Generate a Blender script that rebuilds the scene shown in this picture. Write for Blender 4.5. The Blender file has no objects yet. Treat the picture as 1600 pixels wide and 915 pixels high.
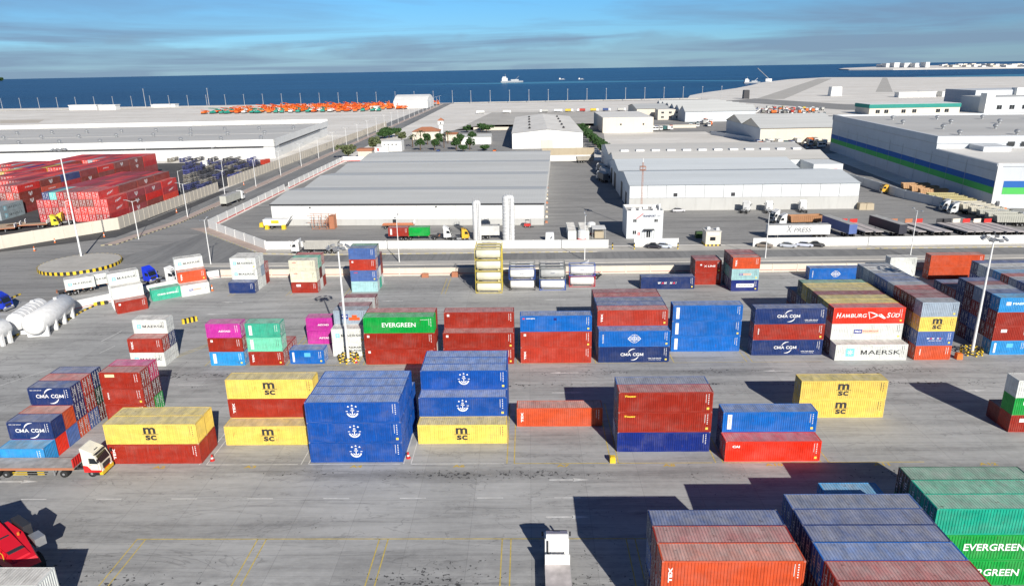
import bpy, math, random
from mathutils import Vector, Matrix
R = math.radians
random.seed(7)
sc = bpy.context.scene
COL = sc.collection

# ------------------------------------------------------------------ camera, sky, sun, exposure
CAMH = 49.127
FPX = 1100.0            # focal length in pixels of a 1600 px wide picture
pit, rol, yaw = R(17.8141), R(-1.0128), R(1.445)
cy, sy = math.cos(yaw), math.sin(yaw)
FW = Vector((-sy*math.cos(pit), cy*math.cos(pit), -math.sin(pit)))
r0 = Vector((cy, sy, 0)); u0 = r0.cross(FW)
RT = r0*math.cos(rol)+u0*math.sin(rol); UP = -r0*math.sin(rol)+u0*math.cos(rol)
cam = bpy.data.cameras.new('camera'); camo = bpy.data.objects.new('camera', cam); COL.objects.link(camo)
cam.sensor_width = 36; cam.lens = 36*FPX/1600; cam.clip_end = 60000; cam.clip_start = 0.5
M = Matrix((RT, UP, -FW)).transposed().to_4x4(); M.translation = Vector((0, 0, CAMH)); camo.matrix_world = M
sc.camera = camo

def at(px, py, z=0.0):
    """world point at height z seen at pixel (px, py) of the 1600x915 photograph"""
    d = FW+RT*((px-800)/FPX)+UP*((457.5-py)/FPX)
    t = (z-CAMH)/d.z
    return Vector((d.x*t, d.y*t, z))

SUN_AZ, SUN_EL = 158.2, 28.0        # clockwise from +Y
w = bpy.data.worlds.new('World'); sc.world = w; w.use_nodes = True
nt = w.node_tree; nt.nodes.clear()
N = nt.nodes.new; L_ = nt.links.new
out = N('ShaderNodeOutputWorld'); bg = N('ShaderNodeBackground'); bg.inputs['Strength'].default_value = 0.05
sky = N('ShaderNodeTexSky'); sky.sky_type = 'NISHITA'; sky.sun_disc = False
sky.sun_elevation = R(SUN_EL); sky.sun_rotation = R(SUN_AZ)
sky.altitude = 50; sky.air_density = 1.0; sky.dust_density = 0.0; sky.ozone_density = 6.0
tc = N('ShaderNodeTexCoord'); sp = N('ShaderNodeSeparateXYZ'); L_(tc.outputs['Generated'], sp.inputs[0])
def math_(op, a, b=None, clamp=False):
    n = N('ShaderNodeMath'); n.operation = op; n.use_clamp = clamp
    for i, v in enumerate((a, b)):
        if v is None: continue
        if isinstance(v, (int, float)): n.inputs[i].default_value = v
        else: L_(v, n.inputs[i])
    return n.outputs[0]
zz = math_('ADD', math_('MAXIMUM', sp.outputs[2], 0.0), 0.045)
cb = N('ShaderNodeCombineXYZ')
L_(math_('DIVIDE', sp.outputs[0], zz), cb.inputs[0]); L_(math_('DIVIDE', sp.outputs[1], zz), cb.inputs[1])
n1 = N('ShaderNodeTexNoise'); n1.inputs['Scale'].default_value = 0.30; n1.inputs['Detail'].default_value = 7; n1.inputs['Roughness'].default_value = 0.55
n1.inputs['Distortion'].default_value = 0.5
mp = N('ShaderNodeMapping'); mp.inputs['Scale'].default_value = (0.55, 0.62, 1); mp.inputs['Location'].default_value = (3.2, 1.4, 0); mp.inputs['Rotation'].default_value = (0, 0, R(12))
L_(cb.outputs[0], mp.inputs[0]); L_(mp.outputs[0], n1.inputs['Vector'])
rp = N('ShaderNodeValToRGB'); rp.color_ramp.elements[0].position = 0.44; rp.color_ramp.elements[1].position = 0.60
L_(n1.outputs[0], rp.inputs[0])
cl = N('ShaderNodeMixRGB'); cl.blend_type = 'MIX'
cl.inputs[2].default_value = (2.6, 3.7, 5.6, 1)
L_(math_('MULTIPLY', rp.outputs[0], 0.75), cl.inputs[0])
# low bank of cloud along the horizon
n2 = N('ShaderNodeTexNoise'); n2.inputs['Scale'].default_value = 9; n2.inputs['Detail'].default_value = 5
mp2 = N('ShaderNodeMapping'); mp2.inputs['Scale'].default_value = (1, 1, 3.0); L_(tc.outputs['Generated'], mp2.inputs[0]); L_(mp2.outputs[0], n2.inputs['Vector'])
hb = math_('SUBTRACT', math_('MULTIPLY', n2.outputs[0], 0.075), sp.outputs[2])
hb = math_('MULTIPLY', math_('MULTIPLY', hb, 90.0, True), 0.45)
cl2 = N('ShaderNodeMixRGB'); L_(hb, cl2.inputs[0]); L_(cl.outputs[0], cl2.inputs[1]); cl2.inputs[2].default_value = (3.1, 4.5, 6.1, 1)
tint = N('ShaderNodeMixRGB'); tint.blend_type = 'MULTIPLY'; tint.inputs[0].default_value = 1
tr = N('ShaderNodeValToRGB'); tr.color_ramp.elements[0].position = 0.0; tr.color_ramp.elements[1].position = 0.30
tr.color_ramp.elements[0].color = (.58, .90, 1.30, 1); tr.color_ramp.elements[1].color = (.46, .78, .95, 1)
tr.color_ramp.elements.new(0.09).color = (.66, 1.08, 1.38, 1); tr.color_ramp.elements.new(0.5).color = (.14, .24, .44, 1)
L_(sp.outputs[2], tr.inputs[0])
L_(sky.outputs[0], tint.inputs[1]); L_(tr.outputs[0], tint.inputs[2]); L_(tint.outputs[0], cl.inputs[1])
hs = N('ShaderNodeHueSaturation'); hs.inputs['Saturation'].default_value = 1.02; hs.inputs['Value'].default_value = 1.3
L_(cl2.outputs[0], hs.inputs['Color'])
L_(hs.outputs[0], bg.inputs['Color']); L_(bg.outputs[0], out.inputs['Surface'])
sl = bpy.data.lights.new('sun', 'SUN'); sl.energy = 5.0; sl.angle = R(0.5); sl.color = (1.0, 0.95, 0.87)
so = bpy.data.objects.new('sun', sl); COL.objects.link(so)
az, el = R(SUN_AZ), R(SUN_EL)
sd = Vector((math.sin(az)*math.cos(el), math.cos(az)*math.cos(el), math.sin(el)))
so.rotation_euler = sd.to_track_quat('Z', 'Y').to_euler()
sc.view_settings.view_transform = 'Standard'; sc.view_settings.look = 'None'; sc.view_settings.gamma = 1.0
sc.view_settings.use_curve_mapping = False; sc.view_settings.exposure = 0.28

# ------------------------------------------------------------------ colours and materials
def s2l(c): c /= 255.0; return c/12.92 if c <= 0.04045 else ((c+0.055)/1.055)**2.4
def rgb(r, g, b, k=1.0): return (s2l(r)*k, s2l(g)*k, s2l(b)*k, 1.0)
def mixc(a, b, t): return tuple(a[i]*(1-t)+b[i]*t for i in range(3))+(1.0,)

MATS = {}
class NT:
    def __init__(s, name, rough=0.6, metal=0.0):
        s.m = bpy.data.materials.new(name); s.m.use_nodes = True; s.t = s.m.node_tree
        s.b = s.t.nodes['Principled BSDF']; s.b.inputs['Roughness'].default_value = rough; s.b.inputs['Metallic'].default_value = metal
        s.tc = s.t.nodes.new('ShaderNodeTexCoord'); MATS[name] = s.m
    def n(s, t, **k):
        n = s.t.nodes.new(t)
        for a, v in k.items(): setattr(n, a, v)
        return n
    def l(s, a, b): s.t.links.new(a, b)
    def noise(s, scale, vec=None, detail=4, rough=0.55, dist=0.0):
        n = s.n('ShaderNodeTexNoise'); n.inputs['Detail'].default_value = detail; n.inputs['Roughness'].default_value = rough; n.inputs['Distortion'].default_value = dist
        sc_ = scale if isinstance(scale, tuple) else (scale,)*3
        mp = s.n('ShaderNodeMapping'); mp.inputs['Scale'].default_value = sc_; n.inputs['Scale'].default_value = 1
        s.l(vec or s.tc.outputs['Object'], mp.inputs[0]); s.l(mp.outputs[0], n.inputs['Vector'])
        return n.outputs[0]
    def ramp(s, v, a, b, ca=(0, 0, 0, 1), cb=(1, 1, 1, 1)):
        r = s.n('ShaderNodeValToRGB'); r.color_ramp.elements[0].position = a; r.color_ramp.elements[1].position = b
        r.color_ramp.elements[0].color = ca; r.color_ramp.elements[1].color = cb; s.l(v, r.inputs[0]); return r.outputs[0]
    def mix(s, f, a, b, mode='MIX'):
        m = s.n('ShaderNodeMixRGB', blend_type=mode)
        for i, v in enumerate((f, a, b)):
            if isinstance(v, (int, float)): m.inputs[i].default_value = v
            elif isinstance(v, tuple): m.inputs[i].default_value = v
            else: s.l(v, m.inputs[i])
        return m.outputs[0]
    def mth(s, op, a, b, clamp=False):
        m = s.n('ShaderNodeMath', operation=op, use_clamp=clamp)
        for i, v in enumerate((a, b)):
            if isinstance(v, (int, float)): m.inputs[i].default_value = v
            else: s.l(v, m.inputs[i])
        return m.outputs[0]
    def col(s, c): s.l(c, s.b.inputs['Base Color']) if not isinstance(c, tuple) else setattr(s.b.inputs['Base Color'], 'default_value', c)
    def bump(s, h, strength=0.3, dist=0.02):
        b = s.n('ShaderNodeBump'); b.inputs['Strength'].default_value = strength; b.inputs['Distance'].default_value = dist
        s.l(h, b.inputs['Height']); s.l(b.outputs[0], s.b.inputs['Normal'])
    def objvec(s):
        oi = s.n('ShaderNodeObjectInfo'); v = s.n('ShaderNodeVectorMath', operation='ADD')
        k = s.n('ShaderNodeCombineXYZ')
        r = s.mth('MULTIPLY', oi.outputs['Random'], 57.0); s.l(r, k.inputs[0]); s.l(r, k.inputs[1])
        s.l(s.tc.outputs['Object'], v.inputs[0]); s.l(k.outputs[0], v.inputs[1])
        return oi, v.outputs[0]

# painted steel in the object's own colour, patchy, with rust runs
t = NT('container_paint', 0.5); oi, v = t.objvec()
c = t.mix(1.0, oi.outputs['Color'], t.ramp(t.noise((.5, .5, 1.4), v, 5), .28, .72, (.82, .82, .82, 1), (1.10, 1.10, 1.10, 1)), 'MULTIPLY')
c = t.mix(1.0, c, t.ramp(t.noise((3.5, 3.5, .25), v, 5, .7), .35, .60, (.86, .85, .85, 1), (1.04, 1.04, 1.04, 1)), 'MULTIPLY')
c = t.mix(t.mth('MULTIPLY', t.ramp(t.noise((.35, .35, .5), v, 6, .65), .45, .75), .12), c, (.42, .38, .35, 1))
c = t.mix(t.mth('MULTIPLY', t.ramp(t.noise((5, 5, .35), v, 6, .7), .58, .72), .16), c, (.40, .37, .34, 1))
c = t.mix(t.mth('MULTIPLY', t.ramp(t.noise((2.2, 2.2, .9), v, 8, .78), .61, .68), .65), c, (.14, .06, .035, 1))
t.col(c); t.b.inputs['Roughness'].default_value = .45
t = NT('container_roof', 0.6); oi, v = t.objvec()
c = t.mix(t.mth('MULTIPLY', t.ramp(t.noise((.7, .7, .7), v, 6, .7), .35, .65), .5), oi.outputs['Color'], (.46, .43, .40, 1))
c = t.mix(1.0, c, t.ramp(t.noise((.9, .35, 1), v, 7, .75), .35, .62, (.66, .66, .66, 1), (1.08, 1.08, 1.08, 1)), 'MULTIPLY')
c = t.mix(t.mth('MULTIPLY', t.ramp(t.noise((5, .5, 1), v, 4), .5, .75), .3), c, (.20, .15, .13, 1))
c = t.mix(t.mth('MULTIPLY', t.ramp(t.noise((1.3, 1.6, 1), v, 8, .7), .62, .68), .75), c, (.09, .05, .035, 1))
t.col(c)
t = NT('paint', 0.5); oi, v = t.objvec()
t.col(t.mix(1.0, oi.outputs['Color'], t.ramp(t.noise(.6, v, 5), .3, .7, (.86, .86, .86, 1), (1.05, 1.05, 1.05, 1)), 'MULTIPLY'))
t = NT('mixed_paint', .55); at_ = t.n('ShaderNodeVertexColor'); at_.layer_name = 'paint_colour'
t.col(t.mix(1.0, at_.outputs['Color'], t.ramp(t.noise((.25, .6, .9), None, 6, .7), .3, .65, (.74, .74, .74, 1), (1.08, 1.08, 1.08, 1)), 'MULTIPLY'))
t = NT('marking_paint', 0.6); oi = t.n('ShaderNodeObjectInfo')
t.col(t.mix(1.0, oi.outputs['Color'], t.ramp(t.noise(3.0, None, 5, .7), .30, .42, (.75, .75, .75, 1), (1, 1, 1, 1)), 'MULTIPLY'))
def plain(name, c, rough=.6, metal=0., var=.12, scale=1.5):
    t = NT(name, rough, metal)
    a = tuple(x*(1-var) for x in c[:3])+(1,); b = tuple(min(1, x*(1+var)) for x in c[:3])+(1,)
    t.col(t.ramp(t.noise(scale, None, 5, .6), .3, .7, a, b)); return t
plain('steel', (.45, .46, .47, 1), .4, .6); plain('white_metal', (.74, .74, .73, 1), .45); plain('rubber', (.02, .02, .02, 1), .8)
plain('dark_metal', (.035, .035, .04, 1), .55); plain('rod_grey', (.42, .42, .42, 1), .5)
t = plain('glass_dark', (.015, .02, .025, 1), .08)
plain('yellow_paint', (.75, .52, .03, 1), .5); plain('faded_yellow', (.50, .44, .26, 1), .7); plain('black_paint', (.02, .02, .02, 1), .6); plain('red_paint', (.55, .03, .025, 1), .5)
plain('orange_paint', (.75, .18, .03, 1), .5); plain('lens', (.8, .8, .75, 1), .15); plain('bark', (.12, .08, .05, 1), .9)
plain('white_line', (.62, .62, .60, 1), .7, 0, .25, 1.2); plain('yellow_line', (.55, .42, .10, 1), .7, 0, .3, 1.5); plain('pale_deck', (.50, .46, .45, 1), .8, 0, .25, .8); plain('deck_steel', (.42, .40, .38, 1), .7, .1, .3, .8)

# concrete / tarmac family
def pave(name, base, dark, streak=(.03, .5, 1), spots=True, joint=False):
    t = NT(name, .85)
    c = t.ramp(t.noise(.045, None, 6, .6, .6), .28, .72, tuple(x*.86 for x in base[:3])+(1,), tuple(min(1, x*1.1) for x in base[:3])+(1,))
    c = t.mix(t.mth('MULTIPLY', t.ramp(t.noise(streak, None, 7, .66, .4), .46, .70), .62), c, dark)
    c = t.mix(t.mth('MULTIPLY', t.ramp(t.noise((streak[0]*3, streak[1]*3, 1), None, 6, .7, .8), .50, .70), .55), c, dark)
    c = t.mix(t.mth('MULTIPLY', t.ramp(t.noise((streak[0]*.25, streak[1]*7, 1) if streak[1] > streak[0] else (streak[0]*7, streak[1]*.25, 1), None, 5, .7, .15), .55, .66), .30), c, dark)
    c = t.mix(t.mth('MULTIPLY', t.ramp(t.noise(.9, None, 8, .75), .42, .66), .22), c, tuple(min(1, x*1.35) for x in base[:3])+(1,))
    # thin wandering cracks and tyre marks
    cr = t.ramp(t.mth('ABSOLUTE', t.mth('SUBTRACT', t.noise((.05, .16, 1), None, 5, .55, 1.2), .5), 0), .0, .006, (1, 1, 1, 1), (0, 0, 0, 1))
    c = t.mix(t.mth('MULTIPLY', cr, .45), c, dark)
    if joint:
        jt = t.n('ShaderNodeTexBrick'); jt.offset = 0; jt.inputs['Scale'].default_value = 1; jt.inputs['Brick Width'].default_value = 6.78; jt.inputs['Row Height'].default_value = 5.2
        jt.inputs['Mortar Size'].default_value = .035; jt.inputs['Mortar Smooth'].default_value = .3
        t.l(t.tc.outputs['Object'], jt.inputs['Vector']); jt.inputs['Color1'].default_value = (.94, .94, .94, 1); jt.inputs['Color2'].default_value = (1.05, 1.05, 1.05, 1); jt.inputs['Mortar'].default_value = (.95, .95, .95, 1)
        c = t.mix(1.0, c, jt.outputs['Color'], 'MULTIPLY')
        c = t.mix(t.mth('MULTIPLY', jt.outputs['Fac'], .30), c, dark)
    if spots:
        vo = t.n('ShaderNodeTexVoronoi'); vo.inputs['Scale'].default_value = 1; vo.inputs['Randomness'].default_value = 1
        mp = t.n('ShaderNodeMapping'); mp.inputs['Scale'].default_value = (1.9, 2.3, 1)
        vn = t.n('ShaderNodeTexNoise'); vn.inputs['Scale'].default_value = 2.5
        t.l(t.tc.outputs['Object'], vn.inputs['Vector'])
        av = t.n('ShaderNodeVectorMath', operation='ADD'); t.l(t.tc.outputs['Object'], av.inputs[0]); t.l(vn.outputs[1], av.inputs[1])
        t.l(av.outputs[0], mp.inputs[0]); t.l(mp.outputs[0], vo.inputs['Vector'])
        se = t.n('ShaderNodeSeparateXYZ'); t.l(t.tc.outputs['Object'], se.inputs[0])
        band = None
        for yc, wd_ in ((77.8, 1.5), (108.6, 2.2), (57.5, 6.0), (104.0, 1.2)):
            q = t.mth('SUBTRACT', 1.0, t.mth('DIVIDE', t.mth('ABSOLUTE', t.mth('SUBTRACT', se.outputs[1], yc), 0), wd_), True)
            band = q if band is None else t.mth('MAXIMUM', band, q)
        patch_ = t.ramp(t.noise((.06, .12, 1), None, 4, .6), .42, .62)
        rad = t.mth('MULTIPLY', t.mth('ADD', t.mth('MULTIPLY', band, .8), .30), t.mth('MULTIPLY', t.mth('ADD', patch_, .25), .52))
        c = t.mix(t.mth('MULTIPLY', t.mth('MULTIPLY', band, t.ramp(t.noise((.25, .7, 1), None, 8, .8), .40, .62)), .5), c, dark)
        sepc = t.n('ShaderNodeSeparateColor'); t.l(vo.outputs['Color'], sepc.inputs[0])
        rad = t.mth('MULTIPLY', rad, sepc.outputs[0])
        sp_ = t.mth('MULTIPLY', t.mth('SUBTRACT', rad, vo.outputs['Distance']), 30, True)
        c = t.mix(t.mth('MULTIPLY', sp_, .85), c, (.035, .035, .037, 1))
    t.col(c); t.bump(t.noise(6.0, None, 4, .7), .25, .01)
    return t
pave('yard_concrete', (.41, .41, .402, 1), (.13, .13, .13, 1), (.018, .20, 1), True, True)
pave('tarmac', (.30, .295, .285, 1), (.12, .12, .12, 1), (.02, .25, 1), False)
pave('road_tarmac', (.24, .24, .235, 1), (.11, .11, .115, 1), (.25, .02, 1), False)
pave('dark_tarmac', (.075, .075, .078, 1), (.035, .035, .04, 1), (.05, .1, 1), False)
pave('pale_concrete', (.50, .48, .44, 1), (.30, .28, .25, 1), (.05, .3, 1), False)
pave('pink_paving', (.48, .38, .33, 1), (.3, .24, .21, 1), (.05, .3, 1), False)
t = pave('sand', (.76, .73, .68, 1), (.50, .46, .40, 1), (.004, .03, 1), False)
# sea
t = NT('sea_water', .32); t.b.inputs['IOR'].default_value = 1.33; t.b.inputs['Specular IOR Level'].default_value = .30
t.col(t.mix(t.mth('MULTIPLY', t.ramp(t.noise((.0006, .004, 1), None, 6, .6), .35, .7), 1.0), (.004, .036, .105, 1), (.012, .075, .185, 1)))
t.bump(t.noise((.03, .10, 1), None, 8, .75), .9, 2.5)
t = NT('shallow_water', .35); t.b.inputs['Specular IOR Level'].default_value = .3; t.col((.05, .20, .30, 1)); t.bump(t.noise((.05, .12, 1), None, 6, .7), .5, .8)
# buildings
def wallmat(name, base, stain, streakz=.25, pan=None):
    t = NT(name, .75)
    c = t.ramp(t.noise(.12, None, 5, .6), .3, .7, tuple(x*.93 for x in base[:3])+(1,), tuple(min(1, x*1.04) for x in base[:3])+(1,))
    c = t.mix(t.mth('MULTIPLY', t.ramp(t.noise((.8, .8, streakz*.4), None, 7, .7), .5, .75), .35), c, stain)
    t.col(c); return t
wallmat('white_wall', (.74, .74, .72, 1), (.52, .50, .46, 1)); wallmat('white_clad', (.66, .69, .70, 1), (.50, .51, .51, 1))
wallmat('dirty_wall', (.50, .50, .48, 1), (.28, .27, .25, 1)); wallmat('cream_wall', (.68, .62, .52, 1), (.50, .45, .37, 1)); wallmat('beige_wall', (.56, .51, .43, 1), (.40, .36, .30, 1))
wallmat('panel_grey', (.56, .59, .62, 1), (.42, .44, .47, 1)); wallmat('stripe_blue', (.012, .12, .42, 1), (.02, .1, .3, 1)); wallmat('stripe_green', (.08, .50, .10, 1), (.07, .4, .1, 1))
wallmat('teal_wall', (.02, .25, .21, 1), (.02, .2, .17, 1)); wallmat('tile_roof', (.42, .17, .09, 1), (.3, .12, .07, 1)); wallmat('tan_cloth', (.45, .38, .27, 1), (.3, .25, .18, 1))
def roofmat(name, base, rot=0, sc_=1.0):
    t = NT(name, .65, .0)
    c = t.ramp(t.noise((.012, .06, 1), None, 6, .6), .3, .7, tuple(x*.88 for x in base[:3])+(1,), tuple(min(1, x*1.08) for x in base[:3])+(1,))
    wv = t.n('ShaderNodeTexWave', bands_direction='X'); wv.inputs['Scale'].default_value = .35; t.l(t.tc.outputs['Object'], wv.inputs['Vector'])
    c = t.mix(.03, c, wv.outputs['Color'], 'MULTIPLY')
    c = t.mix(t.mth('MULTIPLY', t.ramp(t.noise((.5, .03, 1), None, 7, .7), .5, .8), .15), c, tuple(x*.7 for x in base[:3])+(1,))
    t.col(c)
roofmat('sheet_roof', (.54, .55, .54, 1)); roofmat('pale_roof', (.60, .64, .66, 1)); roofmat('grey_roof', (.56, .55, .52, 1)); roofmat('cream_roof', (.78, .76, .71, 1)); roofmat('stained_roof', (.78, .75, .69, 1))
# foliage
def leafmat(name, a, b):
    t = NT(name, .6); oi = t.n('ShaderNodeObjectInfo')
    g = t.n('ShaderNodeNewGeometry')
    t.col(t.ramp(g.outputs['Random Per Island'], 0, 1, a, b))
leafmat('leaf', (.012, .040, .010, 1), (.045, .10, .022, 1)); leafmat('olive_leaf', (.06, .08, .03, 1), (.14, .16, .07, 1))
mt = lambda k: MATS[k]

# ------------------------------------------------------------------ mesh builder and object helpers
class MB:
    def __init__(s): s.v = []; s.f = []; s.mi = []; s.cur = 0; s.T = None
    def add(s, vs, fs):
        o = len(s.v)
        if s.T is not None: vs = [tuple(s.T @ Vector(p)) for p in vs]
        s.v += [tuple(p) for p in vs]; s.f += [tuple(o+i for i in f) for f in fs]; s.mi += [s.cur]*len(fs); return s
    def box(s, x0, y0, z0, x1, y1, z1):
        return s.add([(x0, y0, z0), (x1, y0, z0), (x1, y1, z0), (x0, y1, z0), (x0, y0, z1), (x1, y0, z1), (x1, y1, z1), (x0, y1, z1)],
                     [(3, 2, 1, 0), (4, 5, 6, 7), (0, 1, 5, 4), (1, 2, 6, 5), (2, 3, 7, 6), (3, 0, 4, 7)])
    def bx(s, c, d): return s.box(c[0]-d[0]/2, c[1]-d[1]/2, c[2]-d[2]/2, c[0]+d[0]/2, c[1]+d[1]/2, c[2]+d[2]/2)
    def prism(s, poly, z0, z1):          # poly counter-clockwise in xy
        n = len(poly); vs = [(x, y, z0) for x, y in poly]+[(x, y, z1) for x, y in poly]
        fs = [tuple(range(n-1, -1, -1)), tuple(range(n, 2*n))]+[(i, (i+1) % n, n+(i+1) % n, n+i) for i in range(n)]
        return s.add(vs, fs)
    def prof(s, poly, y0, y1):           # profile in xz extruded along y
        n = len(poly); vs = [(x, y0, z) for x, z in poly]+[(x, y1, z) for x, z in poly]
        fs = [tuple(range(n)), tuple(range(2*n-1, n-1, -1))]+[(i, n+i, n+(i+1) % n, (i+1) % n) for i in range(n)]
        return s.add(vs, fs)
    def profx(s, poly, x0, x1):          # profile in yz extruded along x
        n = len(poly); vs = [(x0, y, z) for y, z in poly]+[(x1, y, z) for y, z in poly]
        fs = [tuple(range(n-1, -1, -1)), tuple(range(n, 2*n))]+[(i, (i+1) % n, n+(i+1) % n, n+i) for i in range(n)]
        return s.add(vs, fs)
    def cyl(s, a, b, r0, r1=None, n=12, cap=True):
        r1 = r0 if r1 is None else r1; a = Vector(a); b = Vector(b); d = (b-a).normalized()
        x = d.orthogonal().normalized(); y = d.cross(x)
        vs = []
        for p, r in ((a, r0), (b, r1)):
            for i in range(n):
                q = 2*math.pi*i/n; vs.append(p+x*(r*math.cos(q))+y*(r*math.sin(q)))
        fs = [(i, (i+1) % n, n+(i+1) % n, n+i) for i in range(n)]
        if cap: fs += [tuple(range(n-1, -1, -1)), tuple(range(n, 2*n))]
        return s.add(vs, fs)
    def revolve(s, a, axis, prof, n=24):  # prof: list of (distance along axis, radius)
        a = Vector(a); d = Vector(axis).normalized(); x = d.orthogonal().normalized(); y = d.cross(x); vs = []
        for t_, r in prof:
            for i in range(n):
                q = 2*math.pi*i/n; vs.append(a+d*t_+x*(r*math.cos(q))+y*(r*math.sin(q)))
        fs = [(k*n+i, k*n+(i+1) % n, (k+1)*n+(i+1) % n, (k+1)*n+i) for k in range(len(prof)-1) for i in range(n)]
        fs += [tuple(range(n-1, -1, -1)), tuple(range((len(prof)-1)*n, len(prof)*n))]
        return s.add(vs, fs)
    def quad(s, a, b, c, d): return s.add([a, b, c, d], [(0, 1, 2, 3)])
    def mesh(s, name, mats, smooth=False):
        me = bpy.data.meshes.new(name); me.from_pydata(s.v, [], s.f); me.update()
        for m in (mats if isinstance(mats, (list, tuple)) else [mats]): me.materials.append(mt(m))
        me.polygons.foreach_set('material_index', s.mi)
        if smooth: me.shade_smooth()
        return me
    def build(s, name, mats, parent=None, loc=(0, 0, 0), rz=0, color=None, smooth=False):
        return obj(name, s.mesh(name, mats, smooth), parent, loc, rz, color)
def obj(name, me, parent=None, loc=(0, 0, 0), rz=0, color=None):
    o = bpy.data.objects.new(name, me); COL.objects.link(o); o.location = loc; o.rotation_euler = (0, 0, rz)
    if parent: o.parent = parent
    if color: o.color = color
    return o
LABELS = {}
def tag(o, label, cat, group=None):
    n = len(label.split())
    if n > 16 or n < 4: print('LABEL LENGTH', n, label)
    o['label'] = label; o['category'] = cat
    if group: o['group'] = group
    return o
def thing(name, label, cat, loc=(0, 0, 0), rz=0, group=None):
    o = bpy.data.objects.new(name, None); o.empty_display_size = .5; COL.objects.link(o); o.location = loc; o.rotation_euler = (0, 0, rz)
    return tag(o, label, cat, group)
def struct(o, kind='structure'): o['kind'] = kind; return o
def sheet(name, poly, z, m, kind='structure'):
    b = MB(); b.add([(x, y, z) for x, y in poly], [tuple(range(len(poly)))]); return struct(b.build(name, m), kind)
def copy_thing(o, loc, rz, label, group=None, color=None, cpart=()):
    c = o.copy(); COL.objects.link(c); c.location = loc; c.rotation_euler = (0, 0, rz); c['label'] = label
    if group: c['group'] = group
    def rec(src, dst):
        for ch in [q for q in src.children]:
            k = ch.copy(); COL.objects.link(k); k.parent = dst
            if color and ch.name.split('.')[0] in cpart: k.color = color
            rec(ch, k)
    rec(o, c); return c

# text as mesh
TX = {}
def text_mesh(s, bold=.012, shear=0.0):
    k = (s, bold, shear)
    if k in TX: return TX[k]
    cu = bpy.data.curves.new('lettering', 'FONT'); cu.body = s; cu.size = 1; cu.offset = bold; cu.shear = shear; cu.extrude = .003
    cu.resolution_u = 3; cu.align_x = 'CENTER'
    to = bpy.data.objects.new('tmp', cu); COL.objects.link(to); dg = bpy.context.evaluated_depsgraph_get()
    me = bpy.data.meshes.new_from_object(to.evaluated_get(dg)); bpy.data.objects.remove(to)
    xs = [v.co.x for v in me.vertices]; ys = [v.co.y for v in me.vertices]
    cx, cy_ = (min(xs)+max(xs))/2, (min(ys)+max(ys))/2; hh = max(ys)-min(ys)
    for v in me.vertices: v.co.x = (v.co.x-cx)/hh; v.co.y = (v.co.y-cy_)/hh
    me.materials.clear(); me.materials.append(mt('marking_paint')); me.name = 'lettering'
    TX[k] = (me, (max(xs)-min(xs))/hh); return TX[k]
def put_text(s, parent, loc, h, width=None, color=(.8, .8, .8, 1), bold=.012, shear=0., rot=0., face=0., name='lettering'):
    """lettering standing on a vertical face; face = turn about z (0 looks towards -y), rot = turn in the plane"""
    me, asp = text_mesh(s, bold, shear); o = bpy.data.objects.new(name, me); COL.objects.link(o)
    if parent: o.parent = parent
    sx = h if width is None else width/asp
    o.matrix_local = Matrix.Translation(loc) @ Matrix.Rotation(face, 4, 'Z') @ Matrix.Rotation(math.pi/2, 4, 'X') @ Matrix.Rotation(rot, 4, 'Z') @ Matrix.Diagonal((sx, h, 1, 1))
    o.color = color; return o
def mark(parent, shapes, color, y, name='marking'):
    """flat painted shapes on the -y face: each shape a list of (x, z)"""
    b = MB()
    for p in shapes: b.prof(p, y-.006, y)
    return b.build(name, 'marking_paint', parent, color=color)
def rect(x0, z0, x1, z1): return [(x0, z0), (x1, z0), (x1, z1), (x0, z1)]
def arc(cx, cz, r0_, r1_, a0, a1, n=14, taper=False):
    o = []; i_ = []
    for k in range(n+1):
        t_ = k/n; a = R(a0+(a1-a0)*t_); th = (r1_-r0_)*(math.sin(math.pi*min(1, t_*.9+.05)) if taper else 1)
        o.append((cx+math.cos(a)*(r0_+th), cz+math.sin(a)*(r0_+th))); i_.append((cx+math.cos(a)*r0_, cz+math.sin(a)*r0_))
    return [[i_[k], o[k], o[k+1], i_[k+1]] if a1 < a0 else [o[k], o[k+1], i_[k+1], i_[k]] for k in range(n)]

# ------------------------------------------------------------------ ground, water, roads
coast = [(-6000, 1120), (-818, 1113), (-420, 1105), (-21, 1052), (240, 1094), (262, 1180), (308, 1280), (419, 1478), (505, 1660), (593, 1868), (760, 2150), (938, 2330),
         (1145, 2120), (1328, 2015), (1700, 1960), (2300, 1900), (6000, 1850), (6000, -900), (-6000, -900)]
b = MB(); b.add([(x, y, 0) for x, y in coast], [tuple(range(len(coast)-1, -1, -1))]); struct(b.build('ground', 'sand'))
b = MB(); n = len(coast)
for i in range(16):
    (x0, y0), (x1, y1) = coast[i], coast[i+1]
    b.quad((x0, y0, 0), (x1, y1, 0), (x1, y1+5, -3), (x0, y0+5, -3))
struct(b.build('shore_slope', 'pale_concrete'))
b = MB(); nn = 96; RR = 12600
b.add([(RR*math.cos(2*math.pi*i/nn), RR*math.sin(2*math.pi*i/nn), -2) for i in range(nn)], [tuple(range(nn))]); struct(b.build('sea', 'sea_water'))
far = [(1750, 4050), (1900, 3870), (2335, 3700), (3600, 3300), (9000, 2600), (9000, 5200), (3400, 5600), (2600, 5400), (2000, 4700), (1800, 4300)]
b = MB(); b.prism(far, -2, 4); struct(b.build('far_peninsula_ground', 'sand'))
sheet('shallow_water', [(1150, 2150), (1330, 2040), (1700, 1985), (2300, 1930), (4000, 1900), (4000, 2300), (2400, 2450), (1700, 2420), (1200, 2320)], -1.9, 'shallow_water')
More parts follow.
